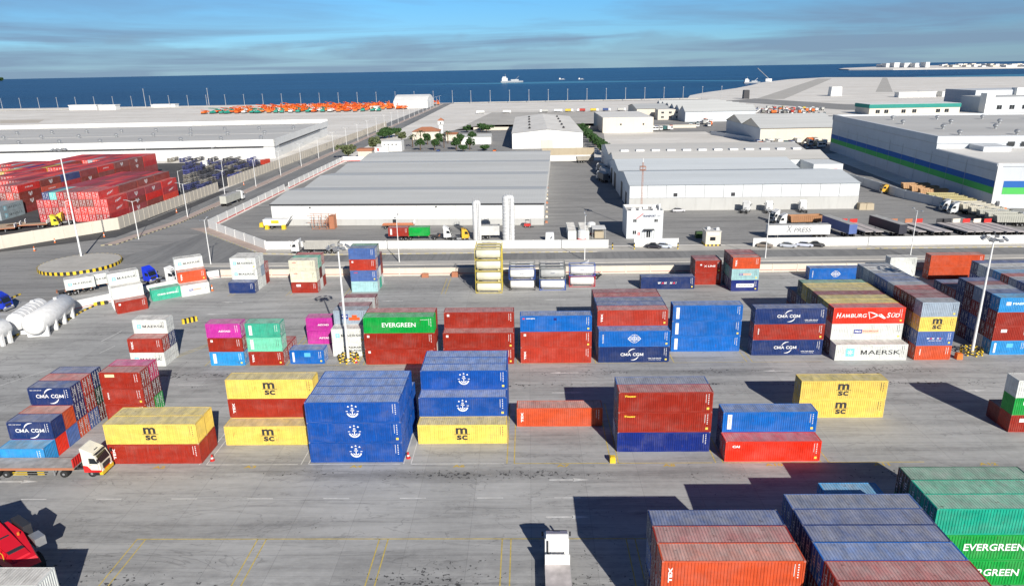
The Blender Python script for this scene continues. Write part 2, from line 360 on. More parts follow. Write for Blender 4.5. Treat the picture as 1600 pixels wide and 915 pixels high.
sheet('wake_water', [at(600, 133, -1.95).xy, at(840, 131, -1.95).xy, at(1040, 127.2, -1.95).xy, at(1170, 127, -1.95).xy, at(1160, 125.4, -1.95).xy, at(900, 127, -1.95).xy, at(800, 129, -1.95).xy], -1.95, 'shallow_water')

sheet('yard_ground', [(-240, -60), (300, -60), (300, 193), (-170, 193), (-165, 210), (-240, 215)], .004, 'yard_concrete')
sheet('front_road', [(-118, 181.8), (300, 181.8), (300, 189), (-60, 189), (-78, 194), (-104, 218), (-108, 205)], .010, 'road_tarmac')
sheet('service_road', [(-80, 169), (300, 169), (300, 177), (-76, 177), (-95, 176)], .010, 'tarmac')
b = MB(); b.prism([(-60, 177.6), (300, 177.6), (300, 181.2), (-88, 181.2), (-90, 180), (-88, 178.2)], 0, .14); struct(b.build('road_median', 'pale_concrete'))
sheet('verge_paving', [(-76, 189.2), (300, 189.2), (300, 193.6), (-75, 196)], .012, 'pale_concrete')
sheet('corner_paving', [(-112, 226), (-106, 221), (-74, 190.5), (-76, 197), (-106, 227)], .014, 'pink_paving')
# roundabout surround and the long road out to the sea
sheet('junction_road', [(-170, 150), (-112, 150), (-96, 160), (-84, 168), (-84, 205), (-106, 224), (-108, 240), (-133, 240), (-137, 224), (-168, 186)], .006, 'tarmac')
sheet('left_carriageway', [(-133.5, 240), (-122.8, 240), (-122.8, 640), (-121, 1035), (-131.7, 1035), (-133, 640)], .012, 'road_tarmac')
sheet('right_carriageway', [(-119.2, 240), (-107.6, 240), (-107.6, 640), (-108, 1035), (-118.6, 1035), (-119.2, 640)], .012, 'road_tarmac')
b = MB(); b.prism([(-122.6, 236), (-119.4, 236), (-119.4, 1030), (-122.6, 1030)], 0, .16)
b.prism([(-128, 203.5), (-124.6, 204.5), (-119.4, 235.9), (-122.6, 235.9)], 0, .16)
struct(b.build('road_central_reserve', 'pink_paving'))
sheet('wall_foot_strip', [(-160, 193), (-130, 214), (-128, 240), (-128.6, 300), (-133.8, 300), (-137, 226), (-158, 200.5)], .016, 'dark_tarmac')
sheet('coast_road', [(-900, 1036), (262, 1036), (262, 1050), (-900, 1056)], .012, 'tarmac')
# compounds
sheet('warehouse_yard', [(-104.5, 226), (-75.5, 197.5), (210, 194), (210, 235), (150, 245), (165, 440), (33, 384), (-102, 384)], .008, 'tarmac')
sheet('red_yard_ground', [(-330, 200), (-160, 202), (-137, 227), (-134, 400), (-330, 400)], .008, 'dark_tarmac')
sheet('court_ground', [(-102, 386), (8, 386), (33, 440), (60, 470), (60, 640), (-40, 640), (-90, 520)], .008, 'tarmac')
sheet('far_lot_ground', [(-60, 590), (100, 590), (100, 740), (130, 800), (-40, 820)], .008, 'pale_concrete')
sheet('truck_lot_ground', [(62, 545), (150, 545), (150, 660), (120, 700), (62, 640)], .010, 'tarmac')
sheet('right_lot_ground', [(120, 400), (400, 400), (420, 660), (240, 700), (190, 640), (140, 640), (130, 480)], .009, 'tarmac')
sheet('sand_lot_ground', [(39, 384), (130, 384), (158, 445), (132, 520), (104, 548), (58, 548), (50, 460)], .012, 'sand')
sheet('runway_road', [at(1180, 155).xy, at(1225, 155).xy, at(1300, 123).xy, at(1278, 123).xy], .012, 'pale_concrete')
sheet('second_runway_road', [at(1368, 144).xy, at(1395, 144).xy, at(1386, 121.5).xy, at(1379, 121.5).xy], .012, 'pale_concrete')
sheet('cross_road', [at(1130, 158).xy, at(1320, 172).xy, at(1640, 175).xy, at(1640, 168).xy, at(1320, 163).xy, at(1180, 154).xy], .013, 'tarmac')
# far rough ground
sheet('wet_flat', [at(0, 188).xy, at(70, 187).xy, at(60, 192).xy, at(0, 193).xy], .012, 'beige_wall')

# painted markings: all lines of one colour are one painted layer
lw, ly = MB(), MB()
Z = .010
def ln(B, x0, y0, x1, y1, w_=.13, z=Z):
    d = Vector((x1-x0, y1-y0)); q = d.normalized(); p = Vector((-q.y, q.x))*w_/2
    B.quad((x0-p.x, y0-p.y, z), (x1-p.x, y1-p.y, z), (x1+p.x, y1+p.y, z), (x0+p.x, y0+p.y, z))
def arrow(B, x, y, d=1, l=5.0, z=Z):
    B.quad((x, y-.13, z), (x+d*l*.62, y-.13, z), (x+d*l*.62, y+.13, z), (x, y+.13, z)) if d > 0 else B.quad((x+d*l*.62, y-.13, z), (x, y-.13, z), (x, y+.13, z), (x+d*l*.62, y+.13, z))
    pts = [(x+d*l*.6, y-.36, z), (x+d*l, y, z), (x+d*l*.6, y+.36, z)]
    B.add(pts, [(0, 1, 2) if d > 0 else (2, 1, 0)])
for k in range(-3, 7):
    x = -43.4+13.5*k
    for s in (-.48, .48):
        B = lw if k in (0, 1, 2) else ly
        if k >= 0: ln(B, x+s+.3, 80.4, x+s+.3, 97.3)
        if k >= -1: ln(ly, x+s+.35, 112.7, x+s+.35, 127.5)
        if -2 < k < 5: ln(ly, x+s+.2, 65.1, x+s+.2, 42)
    if k >= 0: ln(lw if k < 3 else ly, x+.78, 80.4, x+12.9, 80.4)
    if k >= -1: ln(ly, x+.8, 112.65, x+12.9, 112.65, .09)
ln(ly, -43.7, 65.12, 58, 65.02)
for x in (-82.7, -69.2, -55.7, -42.2, -20.0): 
    for s in (0, .9): ln(ly, x+s, 152.5, x+s, 165)
ln(ly, -66.5, 112.7, -57.8, 126.5); ln(ly, -67.4, 112.7, -58.7, 126.5)
for k in range(-2, 9):
    x = -62.1+9.27*k
    ln(lw, x, 72.75, x+3.15, 72.75, .16); ln(lw, x+4, 104.9, x+8.2, 104.9, .12)
for x, y, d in ((2.3, 76.58, 1), (1.7, 68.97, 1), (-67.6, 76.6, 1), (8.2, 108.75, -1), (3.5, 101.2, 1), (-64.1, 140.2, -1), (-64, 148.1, -1), (8.2, 147.7, -1), (-28, 147.9, -1), (66, 101, 1), (44, 108.9, -1)): arrow(lw, x, y, d)
ln(lw, -82.6, 124.9, -81.7, 130.4, .2); ln(lw, -79.5, 119, -78.6, 122.5, .15)
ln(lw, -94, 96, -84, 112, .14)
for k in range(14): ln(lw, -128.1, 250+k*56, -128.1, 256+k*56, .2, .018)
ln(lw, -123.2, 240, -123.2, 1000, .2, .018); ln(lw, -133.2, 240, -133.2, 1000, .2, .018)
for x, s in ((-48.6, 'A2'), (-36.6, 'A3'), (-22.7, 'A4'), (-9.3, 'A6'), (4.2, 'A7'), (17.8, 'A8'), (31.2, 'A10'), (44.8, 'A11'), (58.2, 'A12')):
    me, asp = text_mesh(s, .03); o = obj('painted_bay_number', me, None, (x, 79.85, .012), 0, (.55, .38, .06, 1)); o.scale = (1.0, .62, .3)
    tag(o, 'faded yellow bay code %s painted on the concrete kerb line' % s, 'marking', 'painted bay codes')
struct(lw.build('white_road_markings', 'white_line')); struct(ly.build('yellow_road_markings', 'yellow_line'))

# ------------------------------------------------------------------ walls and kerbs
def wall(name, pts, h, th, label, mats, panel=6.0, base=None, posts=True, group=None, z0=0.):
    b = MB()
    for (x0, y0), (x1, y1) in zip(pts, pts[1:]):
        d = Vector((x1-x0, y1-y0)); Ln = d.length; a = math.atan2(d.y, d.x); b.T = Matrix.Translation((x0, y0, z0)) @ Matrix.Rotation(a, 4, 'Z')
        n = max(1, int(Ln/panel)); q = Ln/n
        for i in range(n):
            b.cur = 0; b.box(i*q+.03, -th/2, 0, (i+1)*q-.03, th/2, h)
            if posts: b.box((i+1)*q-.14, -th/2-.08, 0, (i+1)*q+.14, th/2+.08, h+.06)
            if base:
                b.cur = 1; b.box(i*q+.02, -th/2-.03, base[0], (i+1)*q-.02, th/2+.03, base[1])
    o = b.build(name, mats); return tag(o, label, 'wall', group)
wall('yard_wall', [(-77.2, 168.1), (0, 167.8), (150, 168.1)], 1.95, .35, 'white concrete panel wall with red stripe behind the container yard', ['cream_wall', 'red_paint'], 6, (.42, .54))
wall('yard_wall', [(-77.6, 168.0), (-80.2, 166.3), (-83.4, 161.2), (-101, 142.6)], 1.95, .35, 'low white wall running between the yard and roundabout trucks', ['white_wall', 'red_paint'], 6, (.22, .34))
wall('compound_wall', [(-105.6, 226.4), (-76.2, 196.8)], 2.5, .3, 'white wall slanting from the roundabout corner to the front road', 'white_wall', 6)
wall('compound_wall', [(-76.0, 196.6), (22.4, 193.7)], 2.3, .3, 'long white wall in front of the grey roofed warehouse and silos', 'white_wall', 7)
wall('compound_wall', [(29.8, 194.5), (42.2, 194.6)], 2.3, .3, 'short white wall piece in front of the small office block', 'white_wall', 6)
wall('compound_wall', [(62.8, 193.2), (215, 193.2)], 2.4, .3, 'white wall with dark signs in front of the trailer park', 'white_wall', 7)
wall('compound_wall', [(-105.8, 226.8), (-104.8, 300)], 2.6, .3, 'white wall with red base beside the road, nearer stretch', ['white_wall', 'red_paint'], 7, (-.01, .35))
wall('compound_wall', [(-104.7, 306), (-103.6, 398), (-92, 398)], 2.6, .3, 'white wall with red base beside the road, farther stretch', ['white_wall', 'red_paint'], 7, (-.01, .35))
wall('red_yard_wall', [(-162, 195), (-135.7, 226.1)], 3.9, .3, 'white concrete wall in front of the yellow truck and red containers', 'cream_wall', 8)
wall('red_yard_wall', [(-135.6, 226.3), (-133.6, 300)], 3.9, .3, 'beige ribbed wall below the red container block', 'beige_wall', 3)
wall('red_yard_wall', [(-133.9, 312), (-130, 450), (-125.5, 640)], 4.2, .3, 'long beige ribbed wall along the road beside the white warehouse', 'beige_wall', 3.4)
wall('warehouse_yard_wall', [(136, 335), (139.5, 262), (150, 225), (172, 199)], 3.2, .35, 'grey shaded wall between the trailer park and the striped warehouse', 'panel_grey', 6)
wall('gate_wall', [(8, 388), (36, 388)], 6.6, .3, 'tall tan panel wall closing the passage between two warehouses', 'tan_cloth', 3.1)
wall('gate_wall', [(8, 386.8), (36, 386.8)], 2.9, .3, 'white lower wall under the tan panels between the warehouses', 'white_wall', 3.1)
wall('lot_wall', [(132, 520), (150, 460), (133, 400)], 2.6, .35, 'grey wall bordering the empty sand lot', 'panel_grey', 6)
wall('court_wall', [(-44, 588), (60, 582), (135, 580)], 2.4, .35, 'long pale wall behind the clinic trees and cream sheds', 'cream_wall', 8)
wall('sea_wall', [(-900, 1046), (-130, 1046)], 1.2, .6, 'low pale sea wall along the left coast', 'pale_concrete', 10)
wall('sea_wall', [(-105, 1045), (250, 1060)], 1.2, .6, 'low pale sea wall along the right coast', 'pale_concrete', 10)

# striped yellow/black kerbs (two paints on one kerb)
def kerb(pts, label, w_=.4, h=.32, seg=1.1, closed=False, name='striped_kerb', mats=('yellow_paint', 'black_paint')):
    b = MB(); acc = 0
    P = pts+[pts[0]] if closed else pts
    for (x0, y0), (x1, y1) in zip(P, P[1:]):
        d = Vector((x1-x0, y1-y0)); Ln = d.length; b.T = Matrix.Translation((x0, y0, 0)) @ Matrix.Rotation(math.atan2(d.y, d.x), 4, 'Z'); n = max(1, round(Ln/seg))
        for i in range(n): b.cur = acc % 2; acc += 1; b.box(i*Ln/n, -w_/2, 0, (i+1)*Ln/n-.004, w_/2, h)
    return tag(b.build(name, list(mats)), label, 'kerb', 'striped kerbs')
RC = at(126.5, 414.5); RC = (RC.x, RC.y); RAD = 9.9
circ = [(RC[0]+RAD*math.cos(2*math.pi*i/84), RC[1]+RAD*math.sin(2*math.pi*i/84)) for i in range(84)]
b = MB(); b.prism([(RC[0]+(RAD-.14)*math.cos(2*math.pi*i/84), RC[1]+(RAD-.14)*math.sin(2*math.pi*i/84)) for i in range(84)], 0, .86); struct(b.build('roundabout_island', 'pale_concrete'))
kerb(circ, 'round yellow and black striped kerb around the roundabout', .2, .84, .75, True)
tk = [at(*p).xy for p in ((0, 538), (20, 527), (35, 519.5), (62, 520), (80, 514), (105, 501), (130, 486), (150, 477))]
kerb([tuple(p) for p in tk], 'yellow and black kerb along the white horizontal tanks', .35, .28, .8)
kerb([tuple(at(*p).xy) for p in ((0, 475), (16, 467), (32, 460))], 'short yellow and black kerb left of the roundabout', .35, .28, .8)
kerb([(-128.4, 203.2), (-124.3, 204.2), (-119.1, 236), (-119.1, 262)], 'faded striped kerb around the nose of the central reserve', .3, .2, 1.0, mats=('faded_yellow', 'dark_tarmac'))
kerb([(-104, 219.5), (-76, 191.4), (-60, 189.2), (19, 189.2)], 'faded yellow and grey kerb below the long white wall', .3, .2, 1.2, mats=('faded_yellow', 'pale_concrete'))
kerb([(90, 189.2), (200, 189.2)], 'faded yellow and grey kerb below the right white wall', .3, .2, 1.2, mats=('faded_yellow', 'pale_concrete'))
# yellow jersey barrier pieces on the yard road
b = MB(); 
for i in range(7):
    b.cur = i % 2; x0 = i*.42
    b.prof([(x0, 0), (x0+.41, 0), (x0+.41, 1.0), (x0, 1.0)], -.28, .28)
o = b.build('striped_barrier', ['yellow_paint', 'black_paint'], None, tuple(at(285, 506)), R(42)); tag(o, 'yellow and black concrete barrier standing alone on the yard road', 'barrier')
b = MB()
for i in range(4):
    b.cur = i % 2; b.prof([(i*.7, 0), (i*.7+.66, 0), (i*.7+.66, .7), (i*.7, .7)], -.3, .3)
o = b.build('striped_barrier', ['yellow_paint', 'black_paint'], None, tuple(at(147, 477)), R(25)); tag(o, 'yellow and black barrier at the end of the tank kerb', 'barrier')
# ------------------------------------------------------------------ shipping containers
W2 = 2.438; HC = 2.896; SD = 2.591; L40 = 12.192; L20 = 6.058
def corr_side(L, H):
    """corrugated long wall, outer face at y=0 looking to -y"""
    b = MB(); x0, x1 = -L/2+.16, L/2-.16; n = int((x1-x0)/.278); p = (x1-x0)/n; pts = []
    for i in range(n):
        x = x0+i*p; pts += [(x, .055), (x+p*.28, .055), (x+p*.45, .0), (x+p*.83, .0)]
    pts.append((x1, .055)); z0, z1 = .16, H-.12
    vs = [(x, y, z0) for x, y in pts]+[(x, y, z1) for x, y in pts]; m = len(pts)
    b.add(vs, [(i, i+1, m+i+1, m+i) for i in range(m-1)]); return b
def corr_roof(L, H):
    b = MB(); x0, x1 = -L/2+.12, L/2-.12; n = int((x1-x0)/.278); p = (x1-x0)/n; pts = []
    for i in range(n):
        x = x0+i*p; pts += [(x, -.0), (x+p*.3, .0), (x+p*.45, -.025), (x+p*.85, -.025)]
    pts.append((x1, 0)); m = len(pts); y = W2/2-.05
    vs = [(x, -y, H-.012+z) for x, z in pts]+[(x, y, H-.012+z) for x, z in pts]
    b.add(vs, [(i, i+1, m+i+1, m+i) for i in range(m-1)]); return b
def frame_mb(L, H):
    b = MB(); y = W2/2; c = .16
    for sx in (-1, 1):
        for s_ in (-1, 1):
            xa, xb = sorted((sx*L/2, sx*(L/2-.15))); ya, yb = sorted((s_*y, s_*(y-.12)))
            b.box(xa, ya, .118, xb, yb, H-.118)
            xa, xb = sorted((sx*(L/2+.006), sx*(L/2-.178))); ya, yb = sorted((s_*(y+.006), s_*(y-.162)))
            b.cur = 1; b.box(xa, ya, 0, xb, yb, .118); b.box(xa, ya, H-.118, xb, yb, H+.004); b.cur = 0
        xa, xb = sorted((sx*L/2, sx*(L/2-.13)))
        b.box(xa, -y+.165, H-.1, xb, y-.165, H-.002); b.box(xa, -y+.165, .01, xb, y-.165, .15)
    for s_ in (-1, 1):
        ya, yb = sorted((s_*y, s_*(y-.07))); b.box(-L/2+.18, ya, H-.12, L/2-.18, yb, H-.004); b.box(-L/2+.18, ya, .02, L/2-.18, yb, .165)
    b.box(-L/2+.2, -y+.1, .14, L/2-.2, y-.1, .17)
    return b
def end_mb(H):
    b = MB(); y0, y1 = -W2/2+.12, W2/2-.12; n = 8; p = (y1-y0)/n; pts = []
    for i in range(n):
        y = y0+i*p; pts += [(y, .0), (y+p*.25, 0), (y+p*.5, .04), (y+p*.75, .04)]
    pts.append((y1, 0)); m = len(pts)
    vs = [(-x, y, .15) for y, x in pts]+[(-x, y, H-.1) for y, x in pts]
    b.add(vs, [(i, i+1, m+i+1, m+i) for i in range(m-1)]); return b
def door_mb(H, s):
    b = MB(); ya, yb = sorted((s*.012, s*(W2/2-.125)))
    b.box(-.05, ya, .16, -.012, yb, H-.11)
    for z in (.42, .9, 1.4, 1.9, H-.45): b.box(-.012, ya+.06, z, .006, yb-.06, z+.07)
    b.cur = 1
    for q in (.28, .82):
        y = s*q; b.cyl((.035, y, .1), (.035, y, H-.06), .022, n=6)
        for z in (.35, 1.1, 1.75, H-.4): b.box(.0, y-.07, z, .05, y+.07, z+.1)
        b.box(.02, min(y, y+s*.3), 1.15, .05, max(y, y+s*.3), 1.2)
    b.cur = 2
    for k in range(3): b.box(.004, s*.48-.14, 1.35+k*.28, .012, s*.48+.16, 1.47+k*.28)
    b.box(.004, s*.95-.1, .62, .012, s*.95+.1, .8)
    return b
CM = {}
def cmesh(L, H):
    k = (L, H)
    if k not in CM:
        CM[k] = dict(side=corr_side(L, H).mesh('side_wall', 'container_paint'), roof=corr_roof(L, H).mesh('roof', 'container_roof'),
                     frame=frame_mb(L, H).mesh('frame', ['container_paint', 'container_roof']), end=end_mb(H).mesh('end_wall', 'container_paint'),
                     d1=door_mb(H, 1).mesh('door', ['container_paint', 'rod_grey', 'white_metal']), d2=door_mb(H, -1).mesh('door', ['container_paint', 'rod_grey', 'white_metal']))
    return CM[k]
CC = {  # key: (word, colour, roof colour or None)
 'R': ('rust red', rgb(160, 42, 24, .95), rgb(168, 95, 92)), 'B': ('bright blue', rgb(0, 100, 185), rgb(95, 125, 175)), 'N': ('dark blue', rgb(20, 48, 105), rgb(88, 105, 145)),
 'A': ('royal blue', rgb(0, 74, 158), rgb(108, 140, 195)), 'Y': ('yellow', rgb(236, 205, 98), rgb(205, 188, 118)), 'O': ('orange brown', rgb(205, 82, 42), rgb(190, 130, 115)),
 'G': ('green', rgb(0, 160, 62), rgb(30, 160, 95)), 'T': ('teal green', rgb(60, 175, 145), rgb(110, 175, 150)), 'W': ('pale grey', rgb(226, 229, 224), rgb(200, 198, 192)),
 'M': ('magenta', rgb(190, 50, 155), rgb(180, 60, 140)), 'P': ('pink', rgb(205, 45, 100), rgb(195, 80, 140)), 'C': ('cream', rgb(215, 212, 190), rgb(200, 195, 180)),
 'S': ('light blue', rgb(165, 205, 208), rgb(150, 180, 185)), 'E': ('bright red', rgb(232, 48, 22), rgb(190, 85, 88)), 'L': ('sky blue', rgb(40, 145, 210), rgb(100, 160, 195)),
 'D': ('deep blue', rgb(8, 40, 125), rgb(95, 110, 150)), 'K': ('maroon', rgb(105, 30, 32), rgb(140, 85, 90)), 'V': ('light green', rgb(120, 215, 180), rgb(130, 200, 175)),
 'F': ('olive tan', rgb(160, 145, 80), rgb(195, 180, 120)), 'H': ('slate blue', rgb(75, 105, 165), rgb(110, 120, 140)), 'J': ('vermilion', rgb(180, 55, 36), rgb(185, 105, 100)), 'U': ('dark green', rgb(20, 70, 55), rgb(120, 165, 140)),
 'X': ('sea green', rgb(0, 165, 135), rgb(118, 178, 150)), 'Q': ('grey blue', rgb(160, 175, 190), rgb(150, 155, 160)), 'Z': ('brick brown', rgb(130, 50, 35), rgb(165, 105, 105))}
WH = (.80, .80, .79, 1); BK = (.03, .03, .035, 1)
LOGO = {}
def star(c_x, c_z, s, par, y):
    mark(par, [rect(c_x-s, c_z-s, c_x+s, c_z+s)], rgb(120, 205, 225), y, 'logo_panel')
    sh = []
    for k in range(7):
        a = R(90+k*360/7); p = R(14)
        sh.append([(c_x, c_z), (c_x+math.cos(a-p)*s*.42, c_z+math.sin(a-p)*s*.42), (c_x+math.cos(a)*s*.86, c_z+math.sin(a)*s*.86), (c_x+math.cos(a+p)*s*.42, c_z+math.sin(a+p)*s*.42)])
    mark(par, sh, WH, y-.006, 'star')
def bigM(par, cx, cz, h, w_, col, y):
    s_ = w_*.2; x0, x1, z0, z1 = cx-w_/2, cx+w_/2, cz-h/2, cz+h/2
    return mark(par, [rect(x0, z0, x0+s_, z1), rect(x1-s_, z0, x1, z1), [(x0+s_*.3, z1), (cx-s_*.45, z0+h*.05), (cx+s_*.45, z0+h*.05), (x0+s_*1.25, z1)], [(x1-s_*1.25, z1), (cx-s_*.45, z0+h*.05), (cx+s_*.45, z0+h*.05), (x1-s_*.3, z1)]], col, y, 'letter_m')
def logo(key, par, L, H):
    y = -W2/2-.004; m = H/2+.04; c = L/2
    if key == 'evergreen': put_text('EVERGREEN', par, (0, y, m+.02), .80, 5.8*(L/12.2), WH, .015); put_text('EVERGREEN', par, (c-1.7, y, H-.5), .13, 1.3, WH)
    elif key == 'maersk':
        k = L/12.2
        if L > 10: star(-3.6, m, .72, par, y); bigM(par, -1.25, m, .8, 1.05, BK, y); put_text('AERSK', par, (2.2, y, m), .8, 5.5, BK, .004)
        else: star(-1.95, m, .36, par, y); bigM(par, -1.0, m, .46, .62, BK, y); put_text('AERSK', par, (.95, y, m), .46, 3.0, BK, .004)
    elif key == 'sealand':
        put_text('MAERSK', par, (.7, y, m+.35), .36, 3.3, BK, .02); put_text('SEALAND', par, (.7, y, m-.25), .34, 3.3, BK, .02)
    elif key == 'cma':
        k = 1.0 if L > 10 else 1.05
        cx = -.3 if L > 10 else 0; put_text('C', par, (cx-1.75, y, m), .56, .5, WH, .02); bigM(par, cx-1.13, m, .54, .62, WH, y); put_text('A', par, (cx-.48, y, m), .55, .58, WH, .01)
        put_text('CG', par, (cx+.65, y, m), .56, 1.05, WH, .02); bigM(par, cx+1.6, m, .54, .62, WH, y)
        cx = -.3 if L > 10 else 0
        mark(par, arc(cx+.55, m-.45, 1.45*k, 1.62*k, 150, 92, 10, True)+arc(cx-.15, m+.45, 1.45*k, 1.62*k, -92+62, -92, 10, True), WH, y, 'swoosh')
        if L > 10: put_text('CMA CGM GROUP', par, (3.6, y, .75), .16, 2.3, WH, .03); put_text('container leasing', par, (3.6, y, .48), .15, 2.1, WH)
        else: put_text('CMA CGM GROUP', par, (-1.9, y, H-.36), .13, 1.7, WH)
    elif key == 'msc':
        b_ = BK; x = -.1
        put_text('m', par, (x, y, m+.50), .92, 1.6, b_, .03); mark(par, [rect(x-1.0, m-.07, x+1.15, m-.01)], b_, y, 'rule')
        put_text('sc', par, (x+.05, y, m-.53), .72, 1.45, b_, .03)
    elif key == 'anchor':
        x = 0; k = .78
        sh = arc(x, m+.05, k*.76, k, 195, 345, 16)
        sh += [rect(x-.055, m-.35, x+.055, m+.42), rect(x-.26, m+.2, x+.26, m+.30)] + arc(x, m+.02, .33, .44, 205, 335, 10) + arc(x, m+.52, .07, .15, 0, 360, 10)
        sh += [rect(x-k-.06, m+.10, x-k+.2, m+.19), rect(x+k-.2, m+.10, x+k+.06, m+.19)]
        for dx, dz in ((-.5, .78), (0, .93), (.5, .78)): sh.append([(x+dx-.13, m+dz-.06), (x+dx+.13, m+dz-.06), (x+dx+.06, m+dz+.13), (x+dx-.06, m+dz+.13)])
        mark(par, sh, WH, y, 'anchor_emblem')
    elif key == 'globe':
        sh = []
        for r_ in (.78, .46):
            sh += [[p_ if i else p_ for i, p_ in enumerate(q)] for q in arc(0, m, r_-.07, r_, 0, 360, 20)]
        sh += [[(-1.15, m), (-.6, m-.55), (-.5, m-.5), (-1.0, m)], [(-1.15, m), (-1.0, m), (-.5, m+.5), (-.6, m+.55)], [(1.15, m), (.6, m+.55), (.5, m+.5), (1.0, m)], [(1.15, m), (1.0, m), (.5, m-.5), (.6, m-.55)]]
        sh += [rect(-.72, m+.26, .72, m+.32), rect(-.72, m-.32, .72, m-.26), rect(-.03, m-.75, .03, m+.75)]
        mark(par, sh, WH, y, 'globe_emblem'); put_text('COSCO', par, (0, y-.008, m), .24, 1.2, WH, .04)
        put_text('FLORENS', par, (-c+.75, y, m), .22, 1.6, WH, .02, 0, math.pi/2)
    elif key == 'florens': put_text('FLORENS', par, (-c+.75, y, m), .22, 1.6, WH, .02, 0, math.pi/2)
    elif key == 'tex': put_text('TEX', par, (-c+.75, y, m), .34, 1.55, WH, .05, 0, math.pi/2)
    elif key == 'triton': put_text('triton', par, (-c+.8, y, m+.1), .24, 1.1, WH, .03, 0, math.pi/2)
    elif key == 'touax': put_text('Touax', par, (-c+1.5, y, H-.55), .27, 1.5, (.85, .62, .05, 1), .04, .2)
    elif key == 'cai': put_text('CAI', par, (-c+1.35, y, H-.72), .34, .95, WH, .05)
    elif key == 'hamburg':
        put_text('H', par, (-5.15, y, m+.05), .92, .78, WH, .015, .2); put_text('A', par, (-4.38, y, m), .68, .62, WH, .01, .15); bigM(par, -3.62, m, .66, .66, WH, y); put_text('BURG', par, (-1.75, y, m), .68, 2.75, WH, .01, .15)
        put_text('S', par, (3.35, y, m+.05), .92, .62, WH, .02, .2); put_text('\u00dcD', par, (4.5, y, m+.07), .86, 1.45, WH, .01, .15)
        x = 1.3
        sh = [[(x-1.5, m+.7), (x-1.35, m+.6), (x-1.05, m-.55), (x-1.15, m-.62)], [(x-1.5, m+.7), (x-.6, m+.55), (x+.5, m+.02), (x+.2, m-.02)], [(x-1.1, m-.6), (x-.1, m+.02), (x+.7, m+.3), (x+.2, m-.12)],
              [(x+.1, m), (x+.6, m+.05), (x+1.6, m-.55), (x+1.3, m-.62)], [(x+.5, m+.25), (x+.75, m+.3), (x+1.65, m-.5), (x+1.5, m-.55)]]
        mark(par, sh, WH, y, 'flag_emblem')
    elif key == 'ponl':
        k = L/12.2; k = 1 if k > .9 else .62
        mark(par, [rect(-2.2*k, m-.36*k, -.8*k, m+.36*k)], rgb(30, 50, 140), y, 'logo_panel'); mark(par, [rect(-.78*k, m-.36*k, 2.1*k, m+.36*k)], rgb(240, 190, 170), y, 'logo_panel')
        put_text('P&O', par, (-1.5*k, y-.008, m), .36*k, 1.1*k, WH, .04); put_text('Nedlloyd', par, (.65*k, y-.008, m), .36*k, 2.5*k, rgb(205, 50, 40), .01)
    elif key == 'wanhai':
        k = 1 if L > 10 else .62
        for i, (ch, x) in enumerate(zip('WAN HAI', (-1.9, -1.2, -.55, 0, .75, 1.35, 1.85))):
            if ch != ' ': put_text(ch, par, (x*k, y, m), .5*k, None if ch != 'I' else .14*k, rgb(225, 60, 70) if ch == 'A' else WH, .04, .2)
